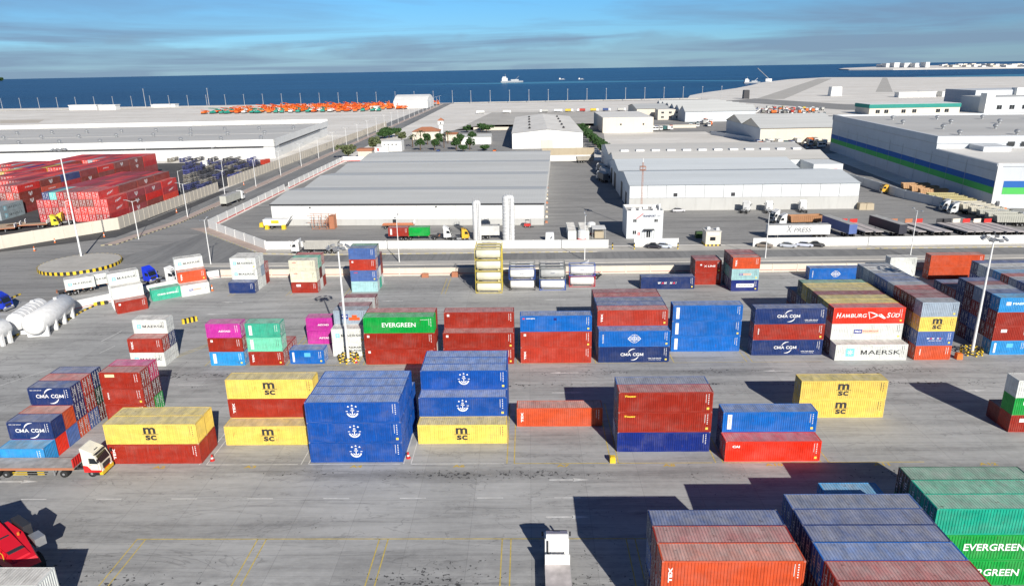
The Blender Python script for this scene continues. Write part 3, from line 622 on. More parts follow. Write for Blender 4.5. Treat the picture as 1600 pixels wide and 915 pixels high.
        if L < 10: put_text('WE CARRY, WE CARE', par, (0, y, m-.42), .15, 2.2, WH, .02)
    elif key == 'china': put_text('CHINA SHIPPING', par, (.2, y, m), .42, 4.2, WH, .03)
    elif key == 'xline': mark(par, [rect(-1.9, m+.25, -1.5, m+.55)], WH, y); put_text('X LINE', par, (.3, y, m+.1), .42, 2.6, WH, .02)
    elif key == 'transtape': mark(par, [rect(-1.9, m-.42, 2.0, m+.42)], WH, y, 'logo_panel'); put_text('TRANSTAPE', par, (.05, y-.008, m), .34, 3.3, BK, .02, .2)
    elif key == 'hapag': mark(par, [rect(-c+.4, H-.62, -c+.75, H-.38)], rgb(220, 60, 40), y); put_text('HANJIN', par, (-c+1.75, y, H-.5), .24, 1.5, WH, .04); mark(par, [rect(-.4, H-.85, .1, H-.4)], rgb(20, 30, 110), y, 'repair_patch')
    elif key == 'hyundai': put_text('HYUNDAI', par, (0, y, m+.05), .55, 4.2, WH, .04)
    elif key == 'hmm': put_text('HMM', par, (.6, y, m-.05), .75, 4.2, WH, .05, .35, R(9))
    elif key == 'emblem': mark(par, arc(0, m+.2, .0, .95, 180, 360, 10)+[rect(-1.0, m+.2, -.15, m+.75), rect(.15, m+.2, 1.0, m+.75)], WH, y, 'cup_emblem')
    elif key == 'label': mark(par, [rect(-c+.6, .45, -c+1.15, H-.35)], WH, y, 'label_strip'); put_text('FLORENS', par, (-c+.87, y-.008, m+.1), .2, 1.5, rgb(205, 60, 70), .0, 0, math.pi/2)
    elif key == 'sqlabel': mark(par, [rect(-c+.55, H-.78, -c+.95, H-.36)], WH, y, 'square_label'); put_text('T', par, (-c+.75, y-.008, H-.57), .22, None, rgb(150, 30, 30), .03)
    elif key == 'patch': mark(par, [rect(-c+2.6, m, -c+3.7, m+.75)], rgb(90, 180, 220), y, 'repair_patch'); mark(par, [rect(-c+.5, .4, -c+.85, H-.4)], WH, y, 'label_strip')
    elif key == 'sticker': mark(par, [rect(-2.2, H-.75, -.8, H-.3)], rgb(225, 215, 170), y, 'sticker')
    elif key == 'whitebox': mark(par, [rect(-c+1.2, m+.2, -c+2.2, m+.75)], WH, y, 'white_sticker')
    elif key == 'asyad': put_text('ASYAD', par, (.2, y, m-.1), .34, 2.1, WH, .03)
    elif key == 'redtext': put_text('NYK', par, (-c+1.3, y, H-.55), .26, .9, rgb(215, 50, 50), .03)
    elif key == 'hlogo': mark(par, [rect(-1.6, m-.3, -.4, m+.55)], rgb(30, 60, 140), y, 'logo_panel'); mark(par, [rect(-.3, m-.6, 1.7, m-.05), rect(.3, m-.05, 1.2, m+.4)], rgb(225, 90, 35), y, 'logo_panel'); put_text('P&O', par, (-1.0, y-.008, m+.15), .3, .9, WH, .03)
    elif key == 'yelsq': mark(par, [rect(-1.1, m+.1, .9, m+.45)], rgb(175, 150, 60), y, 'worn_patch')
    elif key == 'cape': mark(par, [rect(-1.9, m-.1, -1.1, m+.5)], WH, y, 'logo_panel'); put_text('MAERSK', par, (.7, y, m+.2), .4, 3.0, rgb(220, 240, 245), .03)
    if key not in ('none', None) or True:
        # identification panel near the right end: columns of short strokes and a yellow sticker
        col = (.05, .05, .05, 1) if par.get('_pale') else WH
        x = c-.62; sh = [rect(x, H-.42-k*.26, x+.12, H-.30-k*.26) for k in range(6 if H > 2.7 else 5)]+[rect(x-.30, H-1.55, x-.25, H-.3)]
        if par.get('_marks', 1): mark(par, sh, col, y, 'code_marks')
        if par.get('_sq', 0): mark(par, [rect(x-.12, .38, x+.2, .70)], (.80, .62, .10, 1), y, 'warning_sticker')
KNOW = {'msc': 'black', 'anchor': 'white anchor', 'cma': 'white swoosh', 'maersk': 'star logo', 'evergreen': 'large white letters', 'hamburg': 'white flag logo', 'ponl': 'two colour logo',
        'tex': 'upright white letters', 'globe': 'white globe', 'wanhai': 'white and red letters', 'touax': 'small yellow lettering', 'cai': 'small white lettering', 'china': 'white lettering',
        'label': 'narrow white strip', 'hyundai': 'white lettering', 'hmm': 'slanted white letters', 'emblem': 'white emblem', 'xline': 'white lettering', 'transtape': 'white banner', 'asyad': 'white lettering', 'patch': 'pale patch',
        'sealand': 'two black words', 'triton': 'upright white word', 'hlogo': 'orange logo'}
def small_mb(L, H):
    b = MB(); b.box(-L/2, -W2/2, 0, L/2, W2/2, H-.03); b.cur = 1; b.box(-L/2, -W2/2, H-.03, L/2, W2/2, H)
    b.cur = 2
    for x in (-L/2-.02,):
        for yy in (-.85, -.35, .35, .85): b.box(x-.03, yy-.03, .1, x+.02, yy+.03, H-.1)
        for yy, z in ((-.6, 1.9), (-.6, 1.5), (.6, 2.1), (.6, 1.2), (-.1, .8)): b.box(x-.01, yy-.16, z, x+.02, yy+.16, z+.12)
    b.cur = 3
    for k in range(1, int(L/.9)): b.box(-L/2+k*.9, -W2/2-.015, .15, -L/2+k*.9+.3, -W2/2, H-.12)
    return b
NC = [0]
IND = set(i for a, b_ in [(0,4),(6,22),(24,24),(27,27),(30,30),(33,37),(39,69),(72,72),(74,78),(90,90),(93,93),(95,96),(98,99),(102,102),(105,108),(111,111),(114,114),(116,116),(118,126),(129,138),(141,141),(144,144),(147,147),(150,153),(156,158),(161,166),(169,169),(172,172),(175,175),(178,178),(181,191),(194,194),(197,197),(200,200),(203,203),(206,206),(209,209),(211,211),(213,217),(219,221),(225,225),(229,229),(233,233),(237,237),(241,241),(245,245),(249,249),(253,269),(272,273),(276,276),(279,279),(282,282),(285,285),(288,288),(291,291),(294,294),(297,297),(300,300),(303,303),(319,322),(325,325),(327,330),(333,333),(336,340),(344,344),(348,350),(352,355),(358,358),(361,367),(369,369),(372,374),(376,376),(379,386),(10000,10002),(10004,10018),(10022,10022),(10025,10026),(10029,10030),(10032,10034),(10036,10040),(10042,10042),(10053,10055),(10057,10057),(10068,10070),(10072,10072),(10083,10086),(10088,10089),(10092,10092),(10095,10096),(10101,10101),(10105,10106),(10119,10120),(10129,10129),(10136,10137),(10157,10158),(10182,10183),(10199,10201),(10216,10216),(10219,10219)] for i in range(a, b_+1))
REST = dict(v=[], f=[], mi=[], col=[])
def rest_add(L, H, loc, rz, c, rc):
    b = small_mb(L, H); T = Matrix.Translation(loc) @ Matrix.Rotation(rz, 4, 'Z'); o = len(REST['v'])
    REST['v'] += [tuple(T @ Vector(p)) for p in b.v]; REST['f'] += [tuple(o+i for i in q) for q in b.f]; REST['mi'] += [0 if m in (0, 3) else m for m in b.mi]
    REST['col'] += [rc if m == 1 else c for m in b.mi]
def container(loc, L, H, key, lg=None, rz=0., door=1, label='', group='containers in the yard', parts=True, sq=None, faded=0.):
    rnd = random.Random(NC[0]*13+5); wd, c, rc = CC[key]; j = rnd.uniform(.92, 1.08)
    c = tuple(x*j for x in c[:3])+(1,)
    if rc is None: rc = c
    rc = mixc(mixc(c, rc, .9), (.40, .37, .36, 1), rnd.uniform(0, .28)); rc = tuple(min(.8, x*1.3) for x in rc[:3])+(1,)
    NC[0] += 1
    if parts is True and NC[0]-1 not in IND and group == 'containers in the yard':
        rest_add(L, H, loc, rz, c, rc); return None
    t_ = thing('shipping_container', label, 'container', loc, rz, group)
    m = cmesh(L, H)
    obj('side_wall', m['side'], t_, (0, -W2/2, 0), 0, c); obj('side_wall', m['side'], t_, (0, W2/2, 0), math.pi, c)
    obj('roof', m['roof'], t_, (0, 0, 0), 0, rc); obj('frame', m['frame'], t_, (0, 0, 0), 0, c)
    e = obj('end_wall', m['end'], t_, (-door*L/2, 0, 0), math.pi if door > 0 else 0, c)
    for d in ('d1', 'd2'): obj('door', m[d], t_, (door*L/2, 0, 0), 0 if door > 0 else math.pi, c)
    if lg is not None:
        t_['_pale'] = key in 'WCSYVQ'; t_['_sq'] = (rnd.random() < .45) if sq is None else sq
        logo(lg, t_, L, H)
        for k in ('_pale', '_sq'): del t_[k]
    return t_
ORD = ['front', 'second', 'third', 'fourth', 'fifth', 'sixth', 'seventh', 'eighth', 'ninth', 'tenth']
def stack(place, x0, y0, L, H, rows, ang=0., doors=1, dy=2.455, z0=0., skip=()):
    """rows: front to back, each 'key[:logo] key ...' bottom to top"""
    ux = Vector((math.cos(ang), math.sin(ang), 0)); uy = Vector((-math.sin(ang), math.cos(ang), 0)); nr = len(rows)
    for r_, row in enumerate(rows):
        items = row.split(); nt_ = len(items)
        for k, it in enumerate(items):
            key, _, lg = it.partition(':')
            if lg == 'none': lg = ''
            p = Vector((x0, y0, z0+k*(H+.012)))+ux*(L/2+random.uniform(-.04, .04))+uy*(W2/2+r_*dy)
            tier = '' if nt_ == 1 else (', '+('bottom' if k == 0 else 'top' if k == nt_-1 else ['', 'second', 'third', 'fourth'][k] if nt_ > 3 else 'middle')+' tier')
            rowl = '' if nr == 1 else (', '+ORD[r_]+' row')
            front = (r_ == 0) or (k >= len(rows[r_-1].split()))
            mk = (' with '+KNOW[lg]+(' lettering' if lg == 'msc' else '')) if (front and lg in KNOW) else ''
            lab = '%s container%s%s%s, %s' % (CC[key][0], mk, tier, rowl, place)
            if len(lab.split()) > 16: lab = '%s container%s%s, %s' % (CC[key][0], tier, rowl, place)
            d = doors if isinstance(doors, int) else random.choice((-1, 1))
            container(p, L, H, key, (lg or 'plain') if front else None, ang, d, lab)
# nearest long row
S40 = (L40, HC)
stack('stack left beside the white flatbed truck', -55.5, 80.7, *S40, ['R:tex Y:msc', 'R Y'], doors=-1)
stack('stack right of the leftmost yellow pair', -42.0, 85.4, *S40, ['Y:msc'], doors=-1)
stack('tall stack behind the low yellow container', -42.05, 87.9, *S40, ['Y R:tex Y:msc'], doors=-1)
stack('block of royal blue containers, left one', -28.85, 80.85, *S40, ['A:anchor A:anchor A:anchor', 'A A A', 'A A A', 'A A A', 'A A'], doors=-1)
stack('stepped stack right of the blue block', -15.4, 85.5, *S40, ['Y:msc', 'A A:anchor', 'A A A:anchor', 'A A A', 'A A A'], doors=-1)
stack('standing alone on the ground mid row', -1.85, 90.25, *S40, ['O:tex'], doors=1)
stack('stack right of the lone orange container', 11.55, 83.15, *S40, ['D R:touax R:touax', 'D R H'], doors=-1)
stack('stack right of the small yellow letters', 25.1, 80.65, *S40, ['E:cai'], doors=-1)
stack('pair behind the bright red container', 25.2, 83.1, *S40, ['N B:label'], doors=-1)
stack('pair at the right of the near row', 38.75, 92.4, *S40, ['Y:msc Y:msc'], doors=-1)
stack('stack at the right frame edge', 65.85, 87.9, L20, SD, ['R:whitebox G:whitebox W', 'K'], doors=1)
# left stacks of twenty-foot boxes
stack('stack behind the flatbed trailer', -69.85, 80.2, L20, SD, ['L', 'E N:cma', 'H O'], doors=-1)
stack('tall stack at the left edge', -69.85, 87.65, L20, SD, ['O:none N N:cma', 'H R J', 'K U N'], doors=1)
stack('tall stack behind the left yellow pair', -62.75, 92.7, L20, SD, ['R R:triton R:sticker', 'G K P'], doors=1)
# bottom edge
stack('three high block at the bottom centre', 11.15, 50.5, *S40, ['R R O:tex', 'K R R', 'N B N'], doors=-1)
stack('large block at the bottom right', 24.85, 38.3, *S40, ['K K K', 'N R K', 'R B R', 'B N R', 'N N R', 'N K B', 'B N N', 'N K N', 'K N H'], doors=-1)
stack('block with white lettering at bottom right corner', 38.4, 57.85, *S40, ['G:evergreen G:evergreen X:none', 'G X X', 'U G U'], doors=-1)
stack('half shaded box behind the big blue block', 31.0, 64.35, L20, HC, ['N L'], doors=-1)
stack('rusty white box at the bottom left corner', -56.35, 50.95, L40, HC, ['W W'], doors=-1)
# second row
stack('stack beside the long diagonal yellow lines', -70.0, 112.75, L20, SD, ['W:maersk R:tex', 'W N W:maersk'], doors=1)
stack('stack with magenta on top', -55.9, 112.8, L20, SD, ['L:label R:sqlabel M:asyad', 'N R'], doors=1)
stack('stack with teal on top', -49.0, 112.8, L20, SD, ['R:tex V:label T:label', 'R', 'R'], doors=1)
stack('low box left of the striped lamp base', -42.0, 113.3, L20, SD, ['B:patch'], doors=1)
stack('magenta pair behind the single blue box', -41.7, 122.6, L20, SD, ['M:asyad M:asyad'], doors=-1)
stack('stack behind the tall lamp mast', -35.3, 116.7, L20, SD, ['W:sealand W:maersk', 'W W Q:hlogo', 'R W K', 'W R W', 'R W K'], doors=1)
stack('stack with large white letters', -28.5, 112.8, *S40, ['R:sqlabel R:sqlabel G:evergreen', 'W R R'], doors=-1)
stack('all red stack right of the green one', -14.85, 112.6, *S40, ['R:none R:sqlabel', 'K R R:sqlabel'], doors=-1)
stack('stack right of the all red one', -1.5, 112.85, *S40, ['J:tex J:sqlabel B:hapag'], doors=-1)
stack('five row block in the centre', 11.9, 112.9, *S40, ['N:cma B:globe', 'R N J:tex', 'N K N', 'R N H', 'K R R', 'R R K'], doors=-1)
stack('three identical bright blue boxes', 25.3, 117.5, *S40, ['B:label B:label B:label'], doors=-1)
stack('dark blue and red stack', 39.05, 115.5, *S40, ['N:cma R:triton N:cma'], doors=-1)
stack('long block right of centre', 52.45, 113.0, *S40, ['W:maersk', 'K W:ponl E:hamburg', 'N K Y', 'B K F', 'N H K', 'K W F', 'F K Y', 'K N U', 'F K', 'K N'], doors=-1, dy=2.42)
stack('four high block beside the right lamp mast', 65.98, 113.0, L20, SD, ['O:triton H:wanhai Y:msc Q:none', 'K N F K', 'N L W K', 'H K N R', 'K N K Q', 'N B H H', 'B K N H', 'H N B Q', 'N K F W', 'K H N Q'], doors=-1)
stack('block at the right edge behind the lamp mast', 80.0, 115.0, L20, SD, ['L:patch R:whitebox R:none L:cape', 'W K N N', 'N H R Q', 'K N K K', 'F K N N', 'K N R', 'R N K', 'F R N'], doors=-1)
stack('far block at the right edge', 95.3, 131.0, L40, SD, ['N K H', 'B N Q', 'K N R', 'N K L', 'H N Q', 'K N W', 'N D N'], doors=-1)
stack('farther right edge block', 109.5, 139.0, L40, SD, ['N K H', 'B N Q', 'K N R', 'N K W', 'H N Q'], doors=-1)
# third row by the wall
stack('three high stack left along the wall', -69.6, 154.6, L20, SD, ['N:none', 'W W:maersk W:maersk', 'W Q W', 'R R'], doors=1)
stack('cream stack left of the tall lamp mast', -54.9, 154.4, L20, SD, ['R:whitebox C:redtext C:redtext', 'W K T', 'R W R'], doors=1)
stack('four high stack with greyish blue top', -41.0, 154.6, L20, SD, ['S:none H:redtext J:sqlabel H:none', 'T W N U', 'W R K'], doors=1)
stack('near the white wall with red stripe', 25.7, 154.5, *S40, ['N:wanhai'], doors=-1)
stack('red pair by the wall', 38.5, 157.6, L20, HC, ['R R:xline', 'R K'], doors=-1)
stack('stack with white banner at its base', 45.55, 152.5, L20, SD, ['D:transtape S:ponl O:tex', 'N T K', 'K T Z'], doors=-1)
stack('alone by the wall behind the tan block', 66.0, 160.3, *S40, ['B:globe'], doors=-1)
stack('orange pair by the right wall', 93.5, 160.0, *S40, ['O:none O:none'], doors=-1)
stack('white box beside the orange pair', 84.6, 160.6, L20, SD, ['W:none W:none'], doors=-1)
# turned stacks near the roundabout
stack('turned stack right of the white tanks', *at(184, 491).xy, L20, SD, ['R:sqlabel', 'W W:none', 'N W W:maersk'], ang=R(38))
stack('turned towards the roundabout', *at(239.5, 471).xy, L20, SD, ['T:china'], ang=R(38))
stack('turned stack beside the parked truck cabs', *at(285, 464).xy, L20, SD, ['W:ponl', 'W O:tex', 'W W W:maersk'], ang=R(33))
print('yard containers', NC[0])

# the red container yard beyond the left road: small in the picture, one mesh each
SC = small_mb(L40, SD).mesh('shipping_container', ['container_paint', 'container_roof', 'white_metal', 'container_paint'])
REDS = [rgb(215, 45, 35), rgb(185, 35, 38), rgb(150, 45, 42), rgb(205, 60, 50), rgb(165, 55, 60), rgb(140, 55, 42), rgb(225, 70, 50)]
REDN = ['bright red', 'crimson', 'dark red', 'light red', 'dusty red', 'brown', 'orange red']
SP = {'N': ('dark blue', rgb(25, 50, 115)), 'T': ('turquoise', rgb(110, 200, 195)), 'Y': ('yellow', rgb(200, 170, 60)), 'W': ('pale grey', rgb(150, 165, 170)), 'O': ('orange red', rgb(210, 80, 55))}
def redc(x, y, z, lab, c=None, lg=None, cat='containers in the red yard'):
    i = random.randrange(7); nm, cc = (REDN[i], REDS[i]) if c is None else SP[c] if c in SP else (REDN[c], REDS[c])
    cf = mixc(cc, (.35, .3, .3, 1), random.uniform(0, .15))
    if 10000+NR[0] not in IND: rest_add(L40, SD, (x, y, z), math.pi/2, cf, cf); return
    o = obj('shipping_container', SC, None, (x, y, z), math.pi/2, cf)
    tag(o, nm+' container, '+lab, 'container', cat)
    if lg: o['_marks'] = 0; o['_pale'] = 0; o['_sq'] = 0; logo(lg, o, L40, SD); [o.__delitem__(k) for k in ('_marks', '_pale', '_sq')]
NR = [0]
# near block: long sides face the road (x = right side), door ends face the yard wall
X0 = -145.7; Y0 = 239.0; BAY = 12.75
cols1 = 10
logos0 = {(0, 1, 2): ('hmm', 0), (0, 0, 1): ('hmm', 0), (0, 0, 2): ('hmm', 0), (0, 1, 0): ('emblem', 2), (1, 0, 2): ('emblem', 4), (1, 0, 1): ('emblem', 5), (1, 0, 0): ('emblem', 4), (2, 0, 2): ('emblem', 4), (3, 0, 2): ('hmm', 0), (3, 0, 1): ('hmm', 1), (2, 1, 3): ('emblem', 5), (0, 1, 3): ('hmm', 0)}
tn = ['ground', 'second', 'third', 'top']
for bay in range(4):
    for c_ in range(cols1):
        nt_ = 3 if c_ == 0 or (c_ >= 9) else 4
        for k in range(nt_):
            if not (c_ == 0 or c_ >= 9 or k == nt_-1 or bay == 0 or (c_ == 1 and k >= 2)): continue
            if bay == 0 and k == 0 and c_ > 3 and False: continue
            lg, cc = logos0.get((bay, c_, k), (None, None))
            if (bay, c_, k) == (0, 7, 3): cc = 'T'
            if (bay, c_, k) == (0, 8, 3): cc = 'N'
            redc(X0-1.22-c_*2.5, Y0+6.1+bay*BAY, k*(SD+.01), 'near red block, bay %s from the wall, column %s, %s tier' % (['one', 'two', 'three', 'four'][bay], ['one', 'two', 'three', 'four', 'five', 'six', 'seven', 'eight', 'nine', 'ten'][c_], tn[k]), cc, lg); NR[0] += 1
# far block
X1 = -188.0; Y1 = 255.2
seq = {0: [2, 5, 5, 0], 1: [2, 2, 'O', 5], 2: [2, 2, 1, 'N'], 3: [2, 2, 5, 2], 4: [2, 2, 5, 0], 5: [2, 2, 5, 5], 6: [2, 2, 5, 5], 7: [2, 2, 1, 0]}
lgs = {(0, 3): 'hyundai', (0, 2): 'emblem', (0, 1): 'emblem', (1, 3): 'emblem', (1, 2): 'hyundai', (3, 2): 'emblem', (4, 3): 'hyundai', (5, 3): 'emblem', (6, 3): 'emblem', (6, 2): 'emblem'}
wn = ['one', 'two', 'three', 'four', 'five', 'six', 'seven', 'eight', 'nine', 'ten', 'eleven', 'twelve', 'thirteen', 'fourteen', 'fifteen', 'sixteen', 'seventeen', 'eighteen', 'nineteen', 'twenty', 'twenty-one', 'twenty-two', 'twenty-three', 'twenty-four', 'twenty-five', 'twenty-six']
for bay in range(8):
    y = Y1+bay*BAY+6.1
    for c_ in range(26):
        x = X1-1.22-c_*2.5
        if x < -.735*y-4: break
        if bay >= 6 and c_ > 14: break
        low = (bay in (3, 5) and 4 < c_ < 9) or (bay == 6 and c_ < 3 and False)
        nt_ = 3 if low else 4
        for k in range(nt_):
            if not (k == nt_-1 or c_ == 0 or (bay == 0 and k >= 1 and c_ < 6)): continue
            cc = seq[bay][k] if c_ == 0 else ('Y' if (bay, c_) in ((5, 8), (4, 9), (3, 13)) else 'N' if (bay, c_) in ((4, 12),) else 'W' if random.random() < .05 else None)
            redc(x, y, k*(SD+.01), 'far red block, bay %s, column %s, %s tier' % (wn[bay], wn[c_], tn[k]), cc, lgs.get((bay, k)) if c_ == 0 else None); NR[0] += 1
for k in range(2):
    for c_ in range(3):
        redc(X1+1.0-1.22-c_*2.5, 242.6+6.1, k*(SD+.01), 'star logo block at left frame edge, column %s, %s tier' % (wn[c_], tn[k]), 'W', 'maersk' if c_ == 0 else None); NR[0] += 1
me = bpy.data.meshes.new('more_containers'); me.from_pydata(REST['v'], [], REST['f']); me.update()
for m_ in ('mixed_paint', 'mixed_paint', 'white_metal'): me.materials.append(mt(m_))
me.polygons.foreach_set('material_index', REST['mi']); ca = me.color_attributes.new('paint_colour', 'FLOAT_COLOR', 'CORNER'); cd = []
for q, c_ in zip(REST['f'], REST['col']): cd += list(c_)*len(q)
ca.data.foreach_set('color', cd); o = obj('shipping_containers', me); o['kind'] = 'stuff'; tag(o, 'smaller and half hidden containers inside the packed stacks of both yards', 'containers')
print('red yard', NR[0])
# ------------------------------------------------------------------ buildings
def gable(name, label, org, ang, Lx, spans, eave, ridge, wmat='white_wall', rmat='sheet_roof', band=None, fascia=None, over=.3, cat='warehouse', group=None, roofcol=None):
    """spans: depths along local y; ridge lines run along local x; front at y=0"""
    t = thing(name, label, cat, (org[0], org[1], 0), ang, group)
    prof = [(0, eave)]; y = 0
    for s in spans: prof += [(y+s/2, ridge), (y+s, eave)]; y += s
    b = MB(); b.profx([(0, 0), (y, 0)]+[(a, z-.05) for a, z in reversed(prof)], 0, Lx)
    if band: b.cur = 1; b.box(-.06, -.08, 0, Lx+.06, .02, band[0])
    b.build('wall', [wmat]+([band[1]] if band else []), t)
    b = MB(); pv = [(prof[0][0]-over, prof[0][1]-over*(ridge-eave)/(spans[0]/2))]+prof[1:-1]+[(prof[-1][0]+over, prof[-1][1]-over*(ridge-eave)/(spans[-1]/2))]
    pts = [(-over, a, z+.03) for a, z in pv]+[(Lx+over, a, z+.03) for a, z in pv]; m = len(pv)
    b.add(pts, [(i, m+i, m+i+1, i+1) for i in range(m-1)])
    pts = [(x, a, z-.09) for x, a, z in pts]; b.add(pts, [(i+1, m+i+1, m+i, i) for i in range(m-1)])
    b.build('roof', rmat, t)
    if fascia:
        b = MB(); b.box(-.3, -.42, eave-.45, Lx+.3, -.3, eave-.05); b.build('gutter', fascia, t)
    return t
def windows(parent, rects, y=-.06, mat='glass_dark', depth=.1, name='window', face=None):
    for (x0, z0, x1, z1) in rects:
        b = MB(); b.box(x0, y-.02, z0, x1, y+depth, z1); f = b.build(name, 'white_metal', parent)
        g = MB(); xm = (x0+x1)/2
        g.box(x0+.08, y-.04, z0+.08, xm-.05, y-.022, z1-.08); g.box(xm+.05, y-.04, z0+.08, x1-.08, y-.022, z1-.08); g.build('pane', mat, f)

# grey four-span warehouse in the middle left
t = gable('warehouse', 'large warehouse with grey many-ridged roof and white front, left of the passage', (-85.1, 228.9), R(-2.7), 90.2, [33, 38, 38, 37], 7.2, 8.9, 'white_wall', 'sheet_roof', (2.1, 'dirty_wall'), 'dark_metal')
b = MB()
for k in range(14): b.box(4+k*6.4, -.1, 2.1, 4.06+k*6.4, -.075, 6.7)
b.build('cladding_joint', 'dirty_wall', t)
b = MB(); b.box(40.6, -.12, 0, 41.8, -.05, 2.0); b.build('door', 'dark_metal', t)
b = MB(); b.box(13, -.35, 5.9, 13.5, -.06, 6.2); b.box(55, -.35, 6.0, 55.5, -.06, 6.3); b.build('wall_lamp', 'dark_metal', t)
# downpipe and stored red things along the right side
# right warehouse group
g1 = gable('warehouse', 'white panelled warehouse with pale blue roof facing the front road', (35.6, 246.1), R(-1.0), 78.9, [35], 9.0, 11.2, 'white_clad', 'pale_roof', (4.4, 'dirty_wall'), None)
b = MB()
for k in range(1, 12): b.box(k*6.6-.5, -.1, 4.5, k*6.6-.34, -.01, 8.95)
b.box(0, -.12, 4.36, 78.9, -.02, 4.56); b.build('cladding_joint', 'rod_grey', g1)
for x in (15.3, 35.2): b = MB(); b.box(x, -.14, 4.9, x+1.3, -.05, 6.1); b.build('louvre', 'dark_metal', g1)
b = MB(); b.box(-.1, 22, 0, -.02, 27, 6.5); b.box(-.1, 8, 0, -.02, 12, 5); b.build('side_door', 'dark_metal', g1)
g2 = gable('warehouse', 'second pale blue gabled warehouse behind the white panelled one', (36.2, 281.3), R(-.6), 70.5, [33], 9.2, 11.6, 'white_clad', 'pale_roof')
b = MB(); b.box(-.1, 10, 0, -.02, 17, 6.5); b.box(-.1, 24, 0, -.02, 29, 6.5); b.build('side_door', 'dark_metal', g2)
g3 = gable('warehouse', 'long grey roofed warehouse with row of white skylights', (38.2, 314.8), R(-1.2), 93.0, [23, 46], 8.6, 11.2, 'white_clad', 'grey_roof')
for k in range(12):
    b = MB(); b.T = Matrix.Rotation(R(-.0), 4, 'X'); b.box(6+k*7.4, 29.0, 9.3, 9.8+k*7.4, 32.0, 10.1); b.build('skylight', 'white_metal', g3)
b = MB(); b.box(80, 1.0, 0, 93.1, -14, 8.2)
b = MB(); b.box(81, -16, 0, 93, -.2, 8.4); b.build('side_annex', 'white_clad', g3)
b = MB(); b.box(87.6, -16.12, 3.6, 89.2, -16.02, 6.4); b.build('yellow_sign', 'yellow_paint', g3)
b = MB(); b.box(89.4, -16.12, 4.4, 90.8, -16.02, 6.4); b.build('red_sign', 'red_paint', g3)

# striped warehouse at the right
A0 = math.atan2(172.4, 15.3)
t = thing('striped_warehouse', 'huge grey white warehouse with blue and green stripes at the right', 'warehouse', (158.8, 242.9, 0), A0-math.pi/2)
# local y runs along the long side away from the camera, local x to the right
b = MB(); b.box(0, 0, 0, 130, 45, 14.2); b.box(0, 45.05, 0, 190, 173, 19.0); b.box(12, 34, 14.3, 22, 45, 17.0); b.build('wall', 'panel_grey', t)
b = MB(); b.box(-.3, -.3, 14.2, 130, 45, 15.1); b.build('parapet', 'panel_grey', t)
b = MB()
for (x0, y0, x1, y1) in ((-.3, 44.7, 190, 46.5), (-.3, 46.5, 1.2, 172), (-.3, 171.5, 190, 173.3)): b.box(x0, y0, 17.2, x1, y1, 20.0)
b.build('parapet', 'panel_grey', t)
b = MB(); b.box(1.2, 46.5, 19.0, 190, 171.5, 19.2); b.build('roof', 'grey_roof', t)
b = MB(); b.box(.4, .4, 15.1, 129, 44.6, 15.22); b.build('roof', 'cream_roof', t)
def stripes(z0, z1, m, nm):
    b = MB(); b.box(-.07, -.1, z0, -.02, 172.9, z1); b.box(3.0, -.08, z0, 12, -.02, z1); b.box(15, -.08, z0, 27, -.02, z1); b.box(31, -.08, z0, 60, -.02, z1); b.build(nm, m, t)
stripes(7.1, 9.3, 'stripe_blue', 'blue_stripe'); stripes(4.8, 7.08, 'stripe_green', 'green_stripe')
b = MB()
for y in range(20, 170, 14): b.box(-.10, y, .2, -.05, y+.12, 14)
for z in (12.4, 16.9): b.box(-.11, 45 if z > 15 else 0, z, -.05, 172, z+.14)
b.build('cladding_joint', 'dirty_wall', t)
b = MB()
for x in (0, 13.2, 28.5): b.box(x, -.5, 0, x+1.4, -.1, 15.0)
b.build('pilaster', 'white_wall', t)
b = MB(); b.box(16, -.12, 0, 22, -.03, 4.5); b.build('dock_door', 'dark_metal', t)
for x in (26, 31, 48, 55, 60):
    b = MB(); b.box(x, 44.55, 16.0, x+2.6, 44.68, 17.8); b.build('window', 'glass_dark', t)
b = MB()
for k in range(40): b.cyl((20+k*1.5, 40, 15.2), (20+k*1.5, 40, 16.2), .04, n=5)
b.box(20, 39.95, 16.2, 80, 40.05, 16.3); b.build('roof_railing', 'rod_grey', t)
def vent(parent, x, y, z, s=1.0):
    b = MB(); b.cyl((x, y, z), (x, y, z+.5*s), .35*s, n=10); b.revolve((x, y, z+.5*s), (0, 0, 1), [(0, .45*s), (.25*s, .75*s), (.6*s, .75*s), (.9*s, .4*s), (1.0*s, .05)], 12)
    b.build('roof_vent', 'steel', parent)
for i in range(7):
    for j in range(4): vent(t, 14+i*22+(j % 2)*6, 58+j*28, 19.2, 1.5)
vent(t, 30, 20, 15.2, 1.5)
# white warehouse at the left
t = thing('white_warehouse', 'long white warehouse with roof vents behind the red containers', 'warehouse', (-148.6, 416.8, 0), R(3.3))
b = MB(); b.box(-330, 0, 0, 0, 146, 8.2); b.build('wall', 'white_wall', t)
b = MB(); b.box(-330, -.8, 7.0, .8, 0, 11.0); b.box(0, -.8, 7.0, .8, 146.5, 11.0); b.box(-330, 146, 8, .8, 147, 12.4); b.build('parapet', 'white_wall', t)
b = MB(); b.box(-330, 0, 8.2, 0, 60, 9.4); b.prof([(-330, 9.4), (0, 9.4), (0, 9.5), (-330, 9.5)], 60, 146); b.build('roof', 'grey_roof', t)
b = MB(); b.box(-330, -.9, 6.5, -6, -.7, 7.25); b.box(.7, 8, 6.5, .9, 118, 7.25); b.build('painted_shade_line', 'dark_metal', t)  # solid dark strip standing in for the shade line under the parapet overhang
for i in range(12):
    for j in range(3): vent(t, -12-i*24-(j % 2)*9, 16+j*38, 9.5, 1.6)
